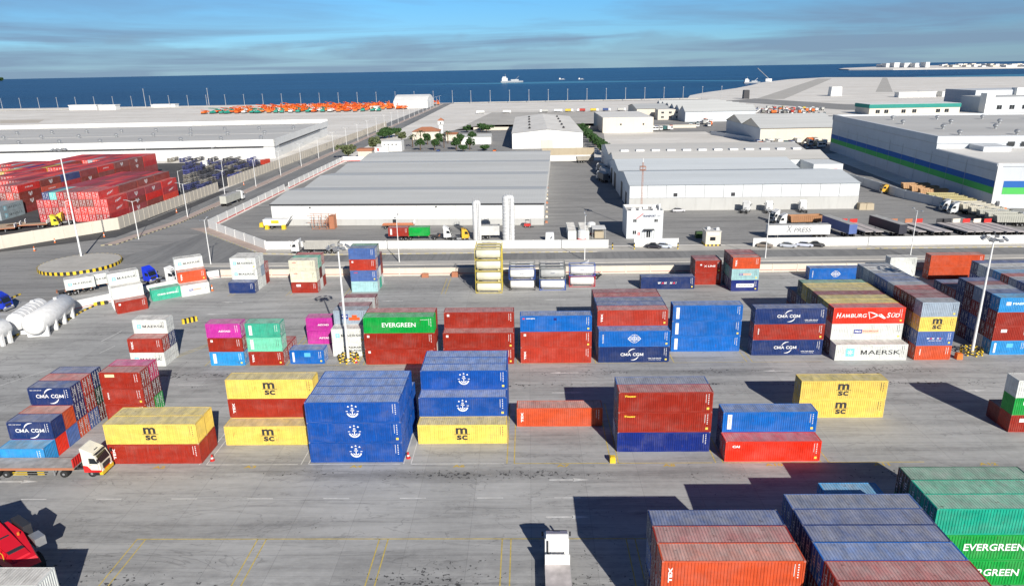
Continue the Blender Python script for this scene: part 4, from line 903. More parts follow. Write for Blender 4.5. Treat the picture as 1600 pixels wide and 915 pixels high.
# middle-distance buildings
gable_x = lambda *a, **k: gable(*a, **k)
t = thing('white_shed', 'white gabled warehouse with rust stains on its roof beyond the grey one', 'warehouse', (-9.5, 447, 0), R(0))
b = MB(); b.prof([(0, 0), (44, 0), (44, 9.4), (22, 11.6), (0, 9.4)], 0, 150); b.build('wall', 'white_wall', t)
b = MB(); b.add([(-.4, -.4, 9.45), (22, -.4, 11.7), (44.4, -.4, 9.45), (-.4, 150, 9.45), (22, 150, 11.7), (44.4, 150, 9.45)], [(0, 1, 4, 3), (1, 2, 5, 4)]); b.build('roof', 'stained_roof', t)
b = MB(); b.box(18, -.3, 0, 25.5, -.05, 5.2); b.build('door', 'cream_wall', t)
b = MB()
for sx in (11, 33):
    for k in range(5): b.revolve((sx, 20+k*26, 10.4), (0, 0, 1), [(0, .5), (.8, .9), (1.5, .2)], 8)
b.build('roof_vent', 'dark_metal', t)
t = thing('cream_shed', 'cream block warehouse with white flat roof beside a tree row', 'warehouse', (57, 546, 0), R(0))
b = MB(); b.box(0, 0, 0, 38, 74, 11); b.build('wall', 'cream_wall', t); b = MB(); b.box(.3, .3, 11, 37.7, 73.7, 11.12); b.build('roof', 'cream_roof', t)
b = MB(); b.box(13, -.1, 5.5, 14.2, -.02, 6.7); b.box(30, -.1, 5.5, 31.2, -.02, 6.7); b.build('window', 'glass_dark', t)
t = gable('grey_shed', 'grey double gabled warehouse with long cream side wall', (147.5, 458), R(3.5), 62, [36, 36], 9.5, 14.5, 'cream_wall', 'sheet_roof', over=.8)
t.rotation_euler = (0, 0, R(1.5))
b = MB(); b.box(-.25, -.1, 0, -.05, 72, 9.3); b.build('end_cladding', 'panel_grey', t)
t = gable('blue_grey_shed', 'long shed with sawtooth row of six grey blue gables', (139, 640), R(2), 62, [20, 20, 20, 20, 20, 20], 9, 13.5, 'panel_grey', 'sheet_roof', over=.6)
t = gable('pale_shed', 'pale low shed with grey roof behind the cream office', (104, 690), R(0), 76, [60], 9, 12, 'cream_wall', 'sheet_roof', over=.6)
t = thing('cream_office', 'cream two storey office with square windows beyond the sand lot', 'building', (120, 668, 0), 0)
b = MB(); b.box(0, 0, 0, 24, 16, 9); b.build('wall', 'cream_wall', t); b = MB(); b.box(.3, .3, 9, 23.7, 15.7, 9.1); b.build('roof', 'cream_roof', t)
windows(t, [(x, z, x+2.6, z+1.8) for x in (3, 10, 16.5) for z in (1.6, 5.6)])
t = thing('teal_roof_building', 'small showroom with white roof and teal fascia near the right', 'building', (322, 690, 0), R(0))
b = MB(); b.box(0, 0, 0, 84, 30, 7); b.build('wall', 'cream_wall', t); b = MB(); b.box(-.5, -.5, 6, 84.5, 30.5, 9.4); b.build('fascia', 'teal_wall', t); b = MB(); b.box(.2, .2, 9.4, 84, 30, 9.55); b.build('roof', 'white_wall', t)
windows(t, [(x, 1.2, x+4, 4.6) for x in (6, 14, 30, 40, 62, 70)], y=-.06)
t = thing('slate_building', 'long slate grey building with dark windows at far right', 'building', (430, 690, 0), R(2))
b = MB(); b.box(0, 0, 0, 150, 40, 14); b.box(14, 40, 0, 150, 90, 19); b.build('wall', 'panel_grey', t); b = MB(); b.box(0, 0, 14, 150, 40, 14.3); b.build('roof', 'sheet_roof', t)
windows(t, [(x, 3, x+5, 7) for x in range(10, 140, 12)])
b = MB(); b.box(-3, -3, 0, 5, 6, 18); b.box(52, 36, 14, 60, 44, 21); b.build('stair_tower', 'white_wall', t)
# far shore
for i, (px, wd, h) in enumerate(((1418, 9, 46), (1428, 8, 50), (1442, 8, 44), (1449, 5, 52), (1462, 5, 44), (1430, 5, 36))):
    p = at(px, 105.5, 4); b = MB(); b.box(-wd*2.2, 0, 0, wd*2.2, 60, h*.55); o = b.build('far_building', 'white_wall', None, (p.x, p.y+200*(i % 3), 4)); tag(o, 'hazy white block on the far peninsula, number %s from its tip' % wn[i], 'building', 'far peninsula buildings')
rg = random.Random(4)
for i in range(34):
    px = 1475+i*4.2; p = at(px, 103.5+rg.uniform(-1, 1.5), 4); b = MB(); b.box(-12, 0, 0, rg.uniform(6, 24), 40, rg.uniform(6, 14)); o = b.build('far_building', rg.choice(['white_wall', 'cream_wall']), None, p[:]); tag(o, 'tiny pale house among the low row on the far peninsula', 'building', 'far peninsula houses')
# silos
def silo(px, py, r_, h, label, ribs):
    p = at(px, py); t = thing('silo', label, 'silo', p[:]); pr = [(0, r_*.98), (.3, r_)]
    if ribs:
        k = .9
        while k < h-1.2: pr += [(k, r_), (k+.04, r_+.09), (k+.2, r_+.09), (k+.24, r_)]; k += 1.05
    pr += [(h-.8, r_), (h-.2, r_*.7), (h, r_*.1)]
    b = MB(); b.revolve((0, 0, 0), (0, 0, 1), pr, 28); b.build('shell', 'white_metal', t, smooth=not ribs)
    b = MB()
    for q in range(10):
        a = q*math.pi/5; b.cyl((math.cos(a)*r_*.8, math.sin(a)*r_*.8, h-.6), (math.cos(a)*r_*.8, math.sin(a)*r_*.8, h+.7), .04, n=5)
    b.build('guard_rail', 'rod_grey', t)
    b = MB(); b.box(r_*.2, -r_-.35, 0, r_*.2+.08, -r_-.2, h-.6); b.box(r_*.2+.5, -r_-.35, 0, r_*.2+.58, -r_-.2, h-.6)
    for k in range(int(h/.5)): b.box(r_*.2, -r_-.3, k*.5, r_*.2+.5, -r_-.25, k*.5+.05)
    b.build('ladder', 'rod_grey', t)
silo(746, 374.5, 1.25, 12.0, 'slimmer smooth white silo behind the long white wall', False)
silo(795, 375, 1.75, 13.6, 'thicker ribbed white silo to the right of the slim one', True)
# horizontal tanks
def htank(p0, p1, r_, label, zc=2.9, rings=False):
    a = at(*p0, zc); c = at(*p1, zc); d = c-a; Ln = d.length; t = thing('storage_tank', label, 'tank', (a.x, a.y, 0), math.atan2(d.y, d.x), 'white horizontal tanks')
    pr = [(-.55, .1), (-.45, r_*.6), (-.2, r_*.9), (0, r_)]
    if rings:
        for k in range(1, 7): q = k*Ln/7; pr += [(q-.12, r_), (q-.08, r_+.05), (q+.08, r_+.05), (q+.12, r_)]
    pr += [(Ln, r_), (Ln+.25, r_*.9), (Ln+.5, r_*.6), (Ln+.6, .1)]
    b = MB(); b.revolve((0, 0, zc), (1, 0, 0), pr, 32); b.build('tank_shell', 'white_metal', t, smooth=not rings)
    for k in range(4):
        x = Ln*(.1+.27*k); b = MB()
        for s in (-1, 1): b.add([(x-.25, s*r_*.95, 0), (x+.25, s*r_*.95, 0), (x+.25, s*r_*.35, 0), (x-.25, s*r_*.35, 0), (x-.25, s*r_*.98, zc), (x+.25, s*r_*.98, zc), (x+.25, s*r_*.6, zc-.8), (x-.25, s*r_*.6, zc-.8)],
                                [(3, 2, 1, 0), (4, 5, 6, 7), (0, 1, 5, 4), (1, 2, 6, 5), (2, 3, 7, 6), (3, 0, 4, 7)])
        b.box(x-.2, -r_*.7, 0, x+.2, r_*.7, .8); b.build('saddle_leg', 'white_metal', t)
    b = MB(); b.cyl((Ln*.75, 0, zc+r_-.1), (Ln*.75, 0, zc+r_+.35), .35, n=12); b.build('manhole', 'white_metal', t)
htank((51, 507), (101, 474), 2.1, 'large smooth white horizontal tank nearest the yard')
htank((24, 503), (62, 478), 1.75, 'ringed white horizontal tank between two others', rings=True)
htank((-40, 530), (6, 511), 1.8, 'white horizontal tank cut by the left frame edge')
# office block
t = thing('office_block', 'small white two storey office with red stroke sign by the gate', 'building', (29.0, 204.2, 0), R(-.5))
b = MB(); b.box(0, 0, 0, 10.6, 10, 7.6); b.build('wall', 'white_clad', t)
b = MB()
for (x0, y0, x1, y1) in ((-.02, -.02, 10.62, .3), (-.02, 9.7, 10.62, 10.02), (-.02, .3, .3, 9.7), (10.3, .3, 10.62, 9.7)): b.box(x0, y0, 7.6, x1, y1, 8.35)
b.build('parapet', 'white_wall', t); b = MB(); b.box(.3, .3, 7.6, 10.3, 9.7, 7.7); b.build('roof', 'grey_roof', t)
b = MB()
for k in range(1, 8): b.box(k*1.32, -.03, .2, k*1.32+.03, -.01, 7.5)
for z in (2.4, 4.9): b.box(0, -.03, z, 10.6, -.01, z+.03)
b.build('cladding_joint', 'dirty_wall', t)
windows(t, [(1.8, 4.9, 2.9, 5.9), (8.0, 4.9, 9.1, 5.9), (1.8, 1.3, 2.9, 2.5), (5.8, .3, 7.1, 2.4)])
b = MB(); b.box(5.0, -1.4, 2.75, 8.0, -.02, 2.9); b.cyl((5.1, -1.3, 0), (5.1, -1.3, 2.75), .05); b.cyl((7.9, -1.3, 0), (7.9, -1.3, 2.75), .05); b.build('canopy', 'dark_metal', t)
b = MB(); b.prof([(2.6, 5.9), (2.9, 5.9), (4.9, 7.5), (4.6, 7.5)], -.09, -.03); b.build('sign_stroke', 'red_paint', t)
put_text('TRANSPORT', t, (6.5, -.05, 6.75), .62, 3.9, rgb(45, 45, 90), .03, .15); put_text('LINK', t, (9.3, -.05, 6.75), .4, 1.2, rgb(150, 150, 160), .01)
b = MB(); b.box(3.3, -.06, 1.1, 4.0, -.01, 1.8); b.build('red_sign', 'red_paint', t); put_text('1', t, (3.65, -.07, 1.45), .4, .2, WH)
for x, y, s in ((2.2, 3, 1.0), (4.4, 4, .8), (6.2, 6.2, 1.1), (8.4, 2.5, .9), (8.8, 7, 1.0)):
    b = MB(); b.box(x-.6*s, y-.4, 7.7, x+.6*s, y+.4, 7.7+1.0*s); b.cyl((x, y-.42, 8.2), (x, y-.40, 8.2), .35*s); b.build('air_conditioner', 'white_metal', t)
b = MB(); b.box(9.4, 1, 7.7, 9.8, 1.4, 10.2); b.build('chimney', 'white_metal', t)
# lattice radio mast on/behind the office
t = thing('radio_mast', 'thin reddish lattice mast rising above the office roof', 'mast', (34.8, 214.8, 0))
b = MB()
for k in range(3):
    a = k*2.094; b.cyl((.28*math.cos(a), .28*math.sin(a), 0), (.2*math.cos(a), .2*math.sin(a), 21), .05, n=5)
for k in range(28):
    a = k*2.094; c_ = a+2.094; b.cyl((.28*math.cos(a), .28*math.sin(a), k*.75), (.28*math.cos(c_), .28*math.sin(c_), k*.75+.75), .025, n=4)
b.build('lattice', 'tile_roof', t); b = MB(); b.box(-.8, -.8, 18.6, .8, .8, 18.7); b.box(-.8, -.8, 19.7, .8, .8, 19.8)
for x in (-.8, .8):
    for y in (-.8, .8): b.cyl((x, y, 18.6), (x, y, 19.8), .06, n=5)
b.build('platform', 'tile_roof', t); b = MB(); b.cyl((0, 0, 21), (0, 0, 22.2), .12); b.build('antenna', 'white_metal', t)
# guard house
t = thing('guard_house', 'small cream guard hut with flat roof at the truck gate', 'building', (50.0, 194.6, 0), R(0))
b = MB(); b.box(0, 0, .35, 4.2, 4, 4.0); b.build('wall', 'cream_wall', t); b = MB()
for i in range(8): b.cur = i % 2; b.box(-.1+i*.55, -.3, 0, .42+i*.55, 4.1, .35)
b.build('plinth', ['yellow_paint', 'black_paint'], t); b = MB(); b.box(-.15, -.15, 4.0, 4.35, 4.15, 4.2); b.build('roof', 'grey_roof', t)
b = MB(); b.box(.3, -.12, 3.1, 3.6, -.02, 3.8); b.build('sign_board', 'white_wall', t)
b = MB(); b.box(1.2, -.06, 1.5, 2.7, -.01, 2.5); b.build('window', 'glass_dark', t)
for x, y in ((1.2, 2.5), (3.5, 1.5)): b = MB(); b.box(x-.4, y-.4, 4.2, x+.4, y+.4, 4.9); b.build('air_conditioner', 'white_metal', t)
# clinic compound far middle: house, minaret, white building, shed
t = thing('tile_roof_house', 'beige house with orange hipped tile roof among the trees', 'house', tuple(at(645, 219)), 0); t.scale = (.56, .6, .62)
b = MB(); b.box(0, 0, 0, 34, 22, 9.5); b.build('wall', 'cream_wall', t); b = MB(); b.add([(-1, -1, 9.5), (35, -1, 9.5), (35, 23, 9.5), (-1, 23, 9.5), (11, 11, 14), (23, 11, 14)], [(0, 1, 5, 4), (1, 2, 5), (2, 3, 4, 5), (3, 0, 4), (3, 2, 1, 0)]); b.build('roof', 'tile_roof', t)
windows(t, [(x, 4, x+1.8, 6) for x in (3, 9, 15, 21, 28)])
t = thing('minaret', 'white square tower with small orange cap among the trees', 'tower', tuple(at(690, 214)), 0); t.scale = (.62, .62, .5)
b = MB(); b.box(-2.4, -2.4, 0, 2.4, 2.4, 18); b.box(-3.4, -3.4, 18, 3.4, 3.4, 24); b.build('shaft', 'white_wall', t); b = MB(); b.add([(-4, -4, 24), (4, -4, 24), (4, 4, 24), (-4, 4, 24), (0, 0, 28)], [(0, 1, 4), (1, 2, 4), (2, 3, 4), (3, 0, 4), (3, 2, 1, 0)]); b.build('cap', 'tile_roof', t)
windows(t, [(-.8, 19, .8, 22)], y=-3.46)
t = thing('clinic', 'white flat roofed two storey building left of the tile roofed house', 'building', tuple(at(597, 237)), 0); t.scale = (.62, .62, .8)
b = MB(); b.box(0, 0, 0, 20, 16, 7.5); b.box(-6, -8, 0, 8, 0, 4); b.build('wall', 'white_wall', t); windows(t, [(x, 4.5, x+1.3, 6) for x in (2, 6, 10, 14)]); b = MB(); b.box(-3, -8.1, 1, -1.5, -8.02, 3.4); b.build('door', 'red_paint', t)
t = gable('long_shed', 'long white shed with grey roof among the round trees', tuple(at(716, 226))[:2], 0, 22, [16], 5.0, 6.2, 'white_wall', 'sheet_roof', cat='building')
t = gable('small_house', 'small pale house with brown roof right of the minaret', tuple(at(697, 220))[:2], 0, 8, [9], 4.4, 5.4, 'cream_wall', 'tile_roof', cat='house')
t = thing('orange_hut', 'small hut with orange roof beside the roadside tree', 'hut', (-90, 370, 0), 0); t.location = at(560, 247); b = MB(); b.box(0, 0, 0, 8, 6, 4); b.build('wall', 'cream_wall', t); b = MB(); b.box(-.5, -.5, 4, 8.5, 6.5, 5.2); b.build('roof', 'tile_roof', t)
t = thing('white_hall', 'white curved roof hall left of the road end by the sea', 'hall', (-172, 935, 0), 0)
b = MB(); b.profx([(0, 0), (60, 0), (60, 9), (45, 14), (30, 16), (15, 14), (0, 9)], 0, 44); b.build('shell', 'white_wall', t)

# ------------------------------------------------------------------ masts, lamps and poles
def mast(px, py, h, label, n=8):
    p = at(px, py); t = thing('high_mast_lamp', label, 'lamp mast', p[:])
    b = MB(); b.cyl((0, 0, 0), (0, 0, h), .27, .12, 14); b.build('pole', 'white_metal', t, smooth=False)
    b = MB(); b.cyl((0, 0, 0), (0, 0, .25), .6, n=12); b.build('base_plate', 'steel', t)
    b = MB(); b.revolve((0, 0, h-.3), (0, 0, 1), [(0, .2), (.1, .95), (.25, .95), (.35, .2)], 16)
    for k in range(n): a = 2*math.pi*k/n; b.cyl((0, 0, h), (1.5*math.cos(a), 1.5*math.sin(a), h+.05), .05, n=5)
    b.build('head_frame', 'steel', t)
    for k in range(n):
        a = 2*math.pi*k/n; b = MB(); b.T = Matrix.Translation((1.75*math.cos(a), 1.75*math.sin(a), h+.1)) @ Matrix.Rotation(a, 4, 'Z') @ Matrix.Rotation(R(35), 4, 'Y'); b.box(-.3, -.32, -.14, .3, .32, .14); b.cur = 1; b.box(-.25, -.28, -.17, .25, .28, -.141); b.build('floodlight', ['steel', 'lens'], t)
    b = MB(); b.cyl((0, 0, h), (0, 0, h+1.2), .03, n=5); b.build('lightning_rod', 'steel', t)
    return t
mast(128, 404.5, 30.0, 'tall white lamp mast standing on the roundabout')
mast(545, 566, 20.8, 'tall lamp mast between the container stacks, left of the green one')
mast(1518, 552.5, 20.6, 'tall lamp mast at the right between container blocks')
def crash_ring(px, py, label):
    p = at(px, py); t = thing('crash_barrier', label, 'barrier', p[:], 0, 'striped rings of posts around lamp masts')
    for k in range(8):
        a = 2*math.pi*k/8; x, y = 1.75*math.cos(a), 1.5*math.sin(a); b = MB()
        for i in range(4): b.cur = i % 2; b.cyl((x, y, i*.3), (x, y, i*.3+.299), .16, n=10)
        b.build('post', ['yellow_paint', 'black_paint'], t)
    b = MB()
    for z in (.45, .95):
        for k in range(24):
            a = 2*math.pi*k/24; c_ = 2*math.pi*(k+1)/24; b.cur = k % 2
            b.cyl((1.75*math.cos(a), 1.5*math.sin(a), z), (1.75*math.cos(c_), 1.5*math.sin(c_), z), .09, n=6)
    b.build('rail', ['yellow_paint', 'black_paint'], t)
crash_ring(545, 563, 'black and yellow post ring around the middle lamp mast foot')
crash_ring(1517, 552, 'black and yellow post ring around the right lamp mast foot')
b = MB(); b.box(-.5, -.45, 0, .5, .45, .9)
def cube_thing(name, label, cat, p, d, m, rz=0, group=None):
    b = MB(); b.cur = 0; x, y, z = d; b.add([(-x/2, -y/2, 0), (x/2, -y/2, 0), (x/2, y/2, 0), (-x/2, y/2, 0), (-x/2*.92, -y/2*.92, z), (x/2*.92, -y/2*.92, z), (x/2*.92, y/2*.92, z), (-x/2*.92, y/2*.92, z)],
        [(3, 2, 1, 0), (4, 5, 6, 7), (0, 1, 5, 4), (1, 2, 6, 5), (2, 3, 7, 6), (3, 0, 4, 7)])
    b.box(-x/2*.7, -y/2*.7, z, x/2*.7, y/2*.7, z+.06)
    return tag(b.build(name, m, None, tuple(p)[:3], rz), label, cat, group)
def bollard(px, py, label, m1='red_paint', m2='white_metal', h=.9):
    p = at(px, py); b = MB(); b.revolve((0, 0, 0), (0, 0, 1), [(0, .32), (.08, .32), (.1, .22), (h*.35, .19)], 12); b.cur = 1; b.revolve((0, 0, h*.35), (0, 0, 1), [(0, .19), (h*.25, .16)], 12); b.cur = 0; b.revolve((0, 0, h*.6), (0, 0, 1), [(0, .16), (h*.4, .1)], 12)
    return tag(b.build('traffic_bollard', [m1, m2], None, p[:]), label, 'bollard')
bollard(332, 719, 'small red bollard at the corner of the left yellow pair'); bollard(638, 715, 'small red bollard right of the big blue block'); bollard(556, 566, 'red bollard beside the middle lamp mast ring')
o = cube_thing('concrete_block', 'yellow painted concrete block left of the maroon and blue stack', 'block', at(957, 721), (.75, .75, .8), 'yellow_paint')
cube_thing('concrete_block', 'orange painted block beside the right lamp mast ring', 'block', at(1497, 560), (1.0, .9, 1.0), 'orange_paint')
cube_thing('barrier_block', 'orange barrier block by the yard wall, left of two', 'block', at(664.5, 433), (1.7, .8, 1.0), 'tile_roof'); cube_thing('barrier_block', 'orange barrier block by the yard wall nearer the yellow tanks', 'block', at(711, 432), (1.6, .9, 1.2), 'tile_roof')
bollard(332, 454, 'orange and purple bollard by the turned container stack', 'orange_paint', 'marking_paint', 1.5)
for i, (px, py) in enumerate(((54, 392), (163, 370), (276, 332), (86, 314+65), (381, 289), (407, 263+5))):
    bollard(px, py, ['orange cone nearest the left frame edge along the dark wall strip', 'orange cone second along the dark wall strip', 'orange cone third along the dark wall strip', 'red cone behind the roundabout mast', 'orange cone fourth, near the pale truck', 'orange cone fifth, up the road'][i], 'orange_paint', 'white_metal', 1.4)
# street lamps
def street_lamp(x, y, h, label, arms=1, group='street lamps', rz=0):
    t = thing('street_lamp', label, 'street lamp', (x, y, 0), rz, group); b = MB(); b.cyl((0, 0, 0), (0, 0, h), .16, .08, 8); b.build('pole', 'white_metal', t)
    for s in ((1,) if arms == 1 else (-1, 1)):
        b = MB(); b.cyl((0, 0, h-.3), (s*1.8, 0, h+.3), .05, n=6); b.build('arm', 'white_metal', t)
        b = MB(); b.bx((s*2.1, 0, h+.33), (.9, .34, .16)); b.cur = 1; b.bx((s*2.1, 0, h+.24), (.7, .26, .04)); b.build('lamp_head', ['steel', 'lens'], t)
    return t
for i, (x, nm) in enumerate(((-85.1, 'left of the grey stack'), (-34.4, 'behind the four high stack'), (14.8, 'right of the tank containers'), (62.2, 'near the parked saloons'), (99.8, 'right of the orange pair'))):
    street_lamp(x, 180.3, 12.2, 'slim white street lamp on the front road median, %s' % nm, 2, rz=R(90))
for i in range(25):
    street_lamp(-121, 211+i*33.2, 12, 'double armed white lamp on the long road reserve, %s from the roundabout' % wn[i], 2, 'street lamps along the road to the sea')
for i, (px, py) in enumerate(((72, 362), (36, 175+80), (132, 292-2))):
    p = at(px, py)
for k, (x, y) in enumerate(((-156, 232), (-150, 300), (-150, 345), (-149, 385), (-176, 395), (-215, 398))): street_lamp(x, y, 9 if k else 8.5, 'thin pole lamp inside the red container yard, %s from the front wall' % wn[k], 1, 'yard lamps left')
# coast poles: 37 equal poles along the sea wall
b = MB(); b.cyl((0, 0, 0), (0, 0, 17), .42, .22, 6); b.cur = 1; b.box(-.7, -.3, 16.6, .7, .3, 17.3); pm = b.mesh('coast_pole', ['rod_grey', 'steel'])
for i in range(39):
    x = -770+i*27.6; y = 1058 if x < -100 else 1046+max(0, x)*.05; o = obj('coast_pole', pm, None, (x, y-6, 0)); tag(o, 'grey lamp pole in the long row along the sea', 'pole', 'coast lamp poles')
o = obj('coast_pole', pm, None, at(228, 168)[:]); o.scale = (1.2, 1.2, 1.55); tag(o, 'taller leaning pole, right of two, above the left coast row', 'pole'); o = obj('coast_pole', pm, None, at(327, 166)[:]); o.scale = (1.2, 1.2, 1.5); tag(o, 'taller pole above the left end of the orange machines', 'pole')
# ------------------------------------------------------------------ vehicles
def wheel(parent, x, y, r_=.5, w_=.3, dual=False):
    b = MB(); s = 1 if y > 0 else -1; ww = w_*1.9 if dual else w_
    b.revolve((x, y+s*ww/2, r_), (0, -s, 0), [(0, r_*.6), (.04, r_*.95), (.08, r_), (ww-.05, r_), (ww, r_*.9)], 18); o = b.build('wheel', 'rubber', parent)
    b = MB(); b.revolve((x, y+s*(ww/2+.015), r_), (0, -s, 0), [(0, r_*.18), (.03, r_*.5), (.05, r_*.58)], 12); b.build('rim', 'steel', o)
def cab_parts(t, x, color, stripe=None, sleeper=True, z0=.75):
    """x = front bumper position, cab extends backwards; road wheels added by caller"""
    y = 1.22; Lc = 2.25
    pr = [(x-Lc, z0), (x-.12, z0), (x-.02, z0+.5), (x-.10, z0+1.15), (x-.55, z0+2.25), (x-.95, z0+2.62), (x-Lc, z0+2.72)]
    b = MB(); b.prof(pr, -y, y); o = b.build('cab', 'paint', t, color=color)
    b = MB(); b.add([(x-.085, -1.02, z0+1.2), (x-.085, 1.02, z0+1.2), (x-.52, .98, z0+2.2), (x-.52, -.98, z0+2.2)], [(0, 1, 2, 3)])
    b.T = Matrix.Translation((.015, 0, .01)); b.v = [(a+.03, c_, d+.012) for a, c_, d in b.v]; b.build('windscreen', 'glass_dark', t)
    for s in (-1, 1):
        b = MB(); ya, yb = sorted((s*(y+.002), s*(y+.02))); b.prof([(x-1.35, z0+1.25), (x-.28, z0+1.2), (x-.62, z0+1.98), (x-1.35, z0+2.02)], ya, yb); b.build('side_window', 'glass_dark', t)
        b = MB(); b.bx((x+.02, s*.9, z0+.22), (.1, .4, .22)); b.build('headlight', 'lens', t)
        b = MB(); b.bx((x-.12, s*(y+.22), z0+1.75), (.12, .2, .5)); b.build('mirror', 'dark_metal', t)
    b = MB(); b.box(x-.3, -y, .38, x+.1, y, z0+.1); b.build('bumper', 'yellow_paint' if stripe else 'steel', t)
    b = MB(); b.box(x-.02, -.75, z0+.35, x+.03, .75, z0+1.0); b.build('grille', 'dark_metal', t)
    b = MB(); b.box(x-1.35, -.35, z0+2.66, x-.95, .35, z0+2.76); b.build('roof_hatch', 'dark_metal', t)
    b = MB(); b.box(x-.75, -1.1, z0+2.38, x-.42, 1.1, z0+2.44); b.build('sun_visor', 'dark_metal', t)
    for s in (-1, 1):
        ya, yb = sorted((s*(y+.001), s*(y+.012))); b = MB(); b.box(x-1.42, ya, z0+.1, x-1.39, yb, z0+2.05); b.box(x-.32, ya, z0+.1, x-.29, yb, z0+1.2); b.box(x-1.42, ya, z0+.08, x-.3, yb, z0+.11); b.box(x-1.32, ya, z0+1.05, x-1.12, yb, z0+1.1); b.build('door_seam', 'dark_metal', t)
        b = MB(); b.box(x-1.2, s*(y-.12)-.1, .32, x-.5, s*(y-.12)+.1, .4); b.box(x-1.2, s*(y-.12)-.1, .56, x-.5, s*(y-.12)+.1, .62); b.build('step', 'dark_metal', t)
    b = MB()
    for k in range(4): b.cyl((x-2.3, -.3+k*.2, z0+.9), (x-3.1, -.3+k*.2, z0+.5), .03, n=5)
    b.cyl((x-2.42, .95, z0), (x-2.42, .95, z0+2.6), .08, n=8); b.build('air_hose', 'dark_metal', t)
    if stripe:
        b = MB(); b.prof([(x-Lc-.005, z0), (x-.1, z0), (x-.0, z0+.3), (x-1.3, z0+.35), (x-1.7, z0+.9), (x-Lc-.005, z0+1.0)], -y-.012, y+.012); b.build('lower_stripe', 'paint', t, color=stripe)
    if sleeper:
        b = MB(); b.prof([(x-.75, z0+2.6), (x-Lc, z0+3.35), (x-Lc-.15, z0+3.35), (x-Lc-.1, z0+2.6)], -1.1, 1.1); b.build('wind_deflector', 'paint', t, color=color)
def chassis(t, x0, x1, z=.95, m='dark_metal'):
    b = MB(); b.box(x0, -.5, z-.2, x1, -.3, z); b.box(x0, .3, z-.2, x1, .5, z)
    for k in range(int((x1-x0)/1.1)): b.box(x0+k*1.1, -.5, z-.16, x0+k*1.1+.12, .5, z-.04)
    b.build('chassis', m, t)
def tractor(label, p, rz, color, stripe=None, sleeper=True, group=None):
    t = thing('truck_tractor', label, 'truck', tuple(p)[:2]+(0,), rz, group); cab_parts(t, 2.9, color, stripe, sleeper); chassis(t, -3.0, 2.6)
    for x, d in ((1.5, 0), (-2.0, 1)):
        for s in (-1, 1): wheel(t, x, s*1.0, .5, .3, d)
    b = MB(); b.cyl((-2.0, 0, .98), (-2.0, 0, 1.1), .5); b.build('coupling_plate', 'steel', t)
    b = MB(); b.box(-.9, -1.2, .45, .5, -.75, .95); b.build('fuel_tank', 'steel', t); b = MB(); b.box(-.9, .75, .45, .5, 1.2, .95); b.build('fuel_tank', 'steel', t); return t
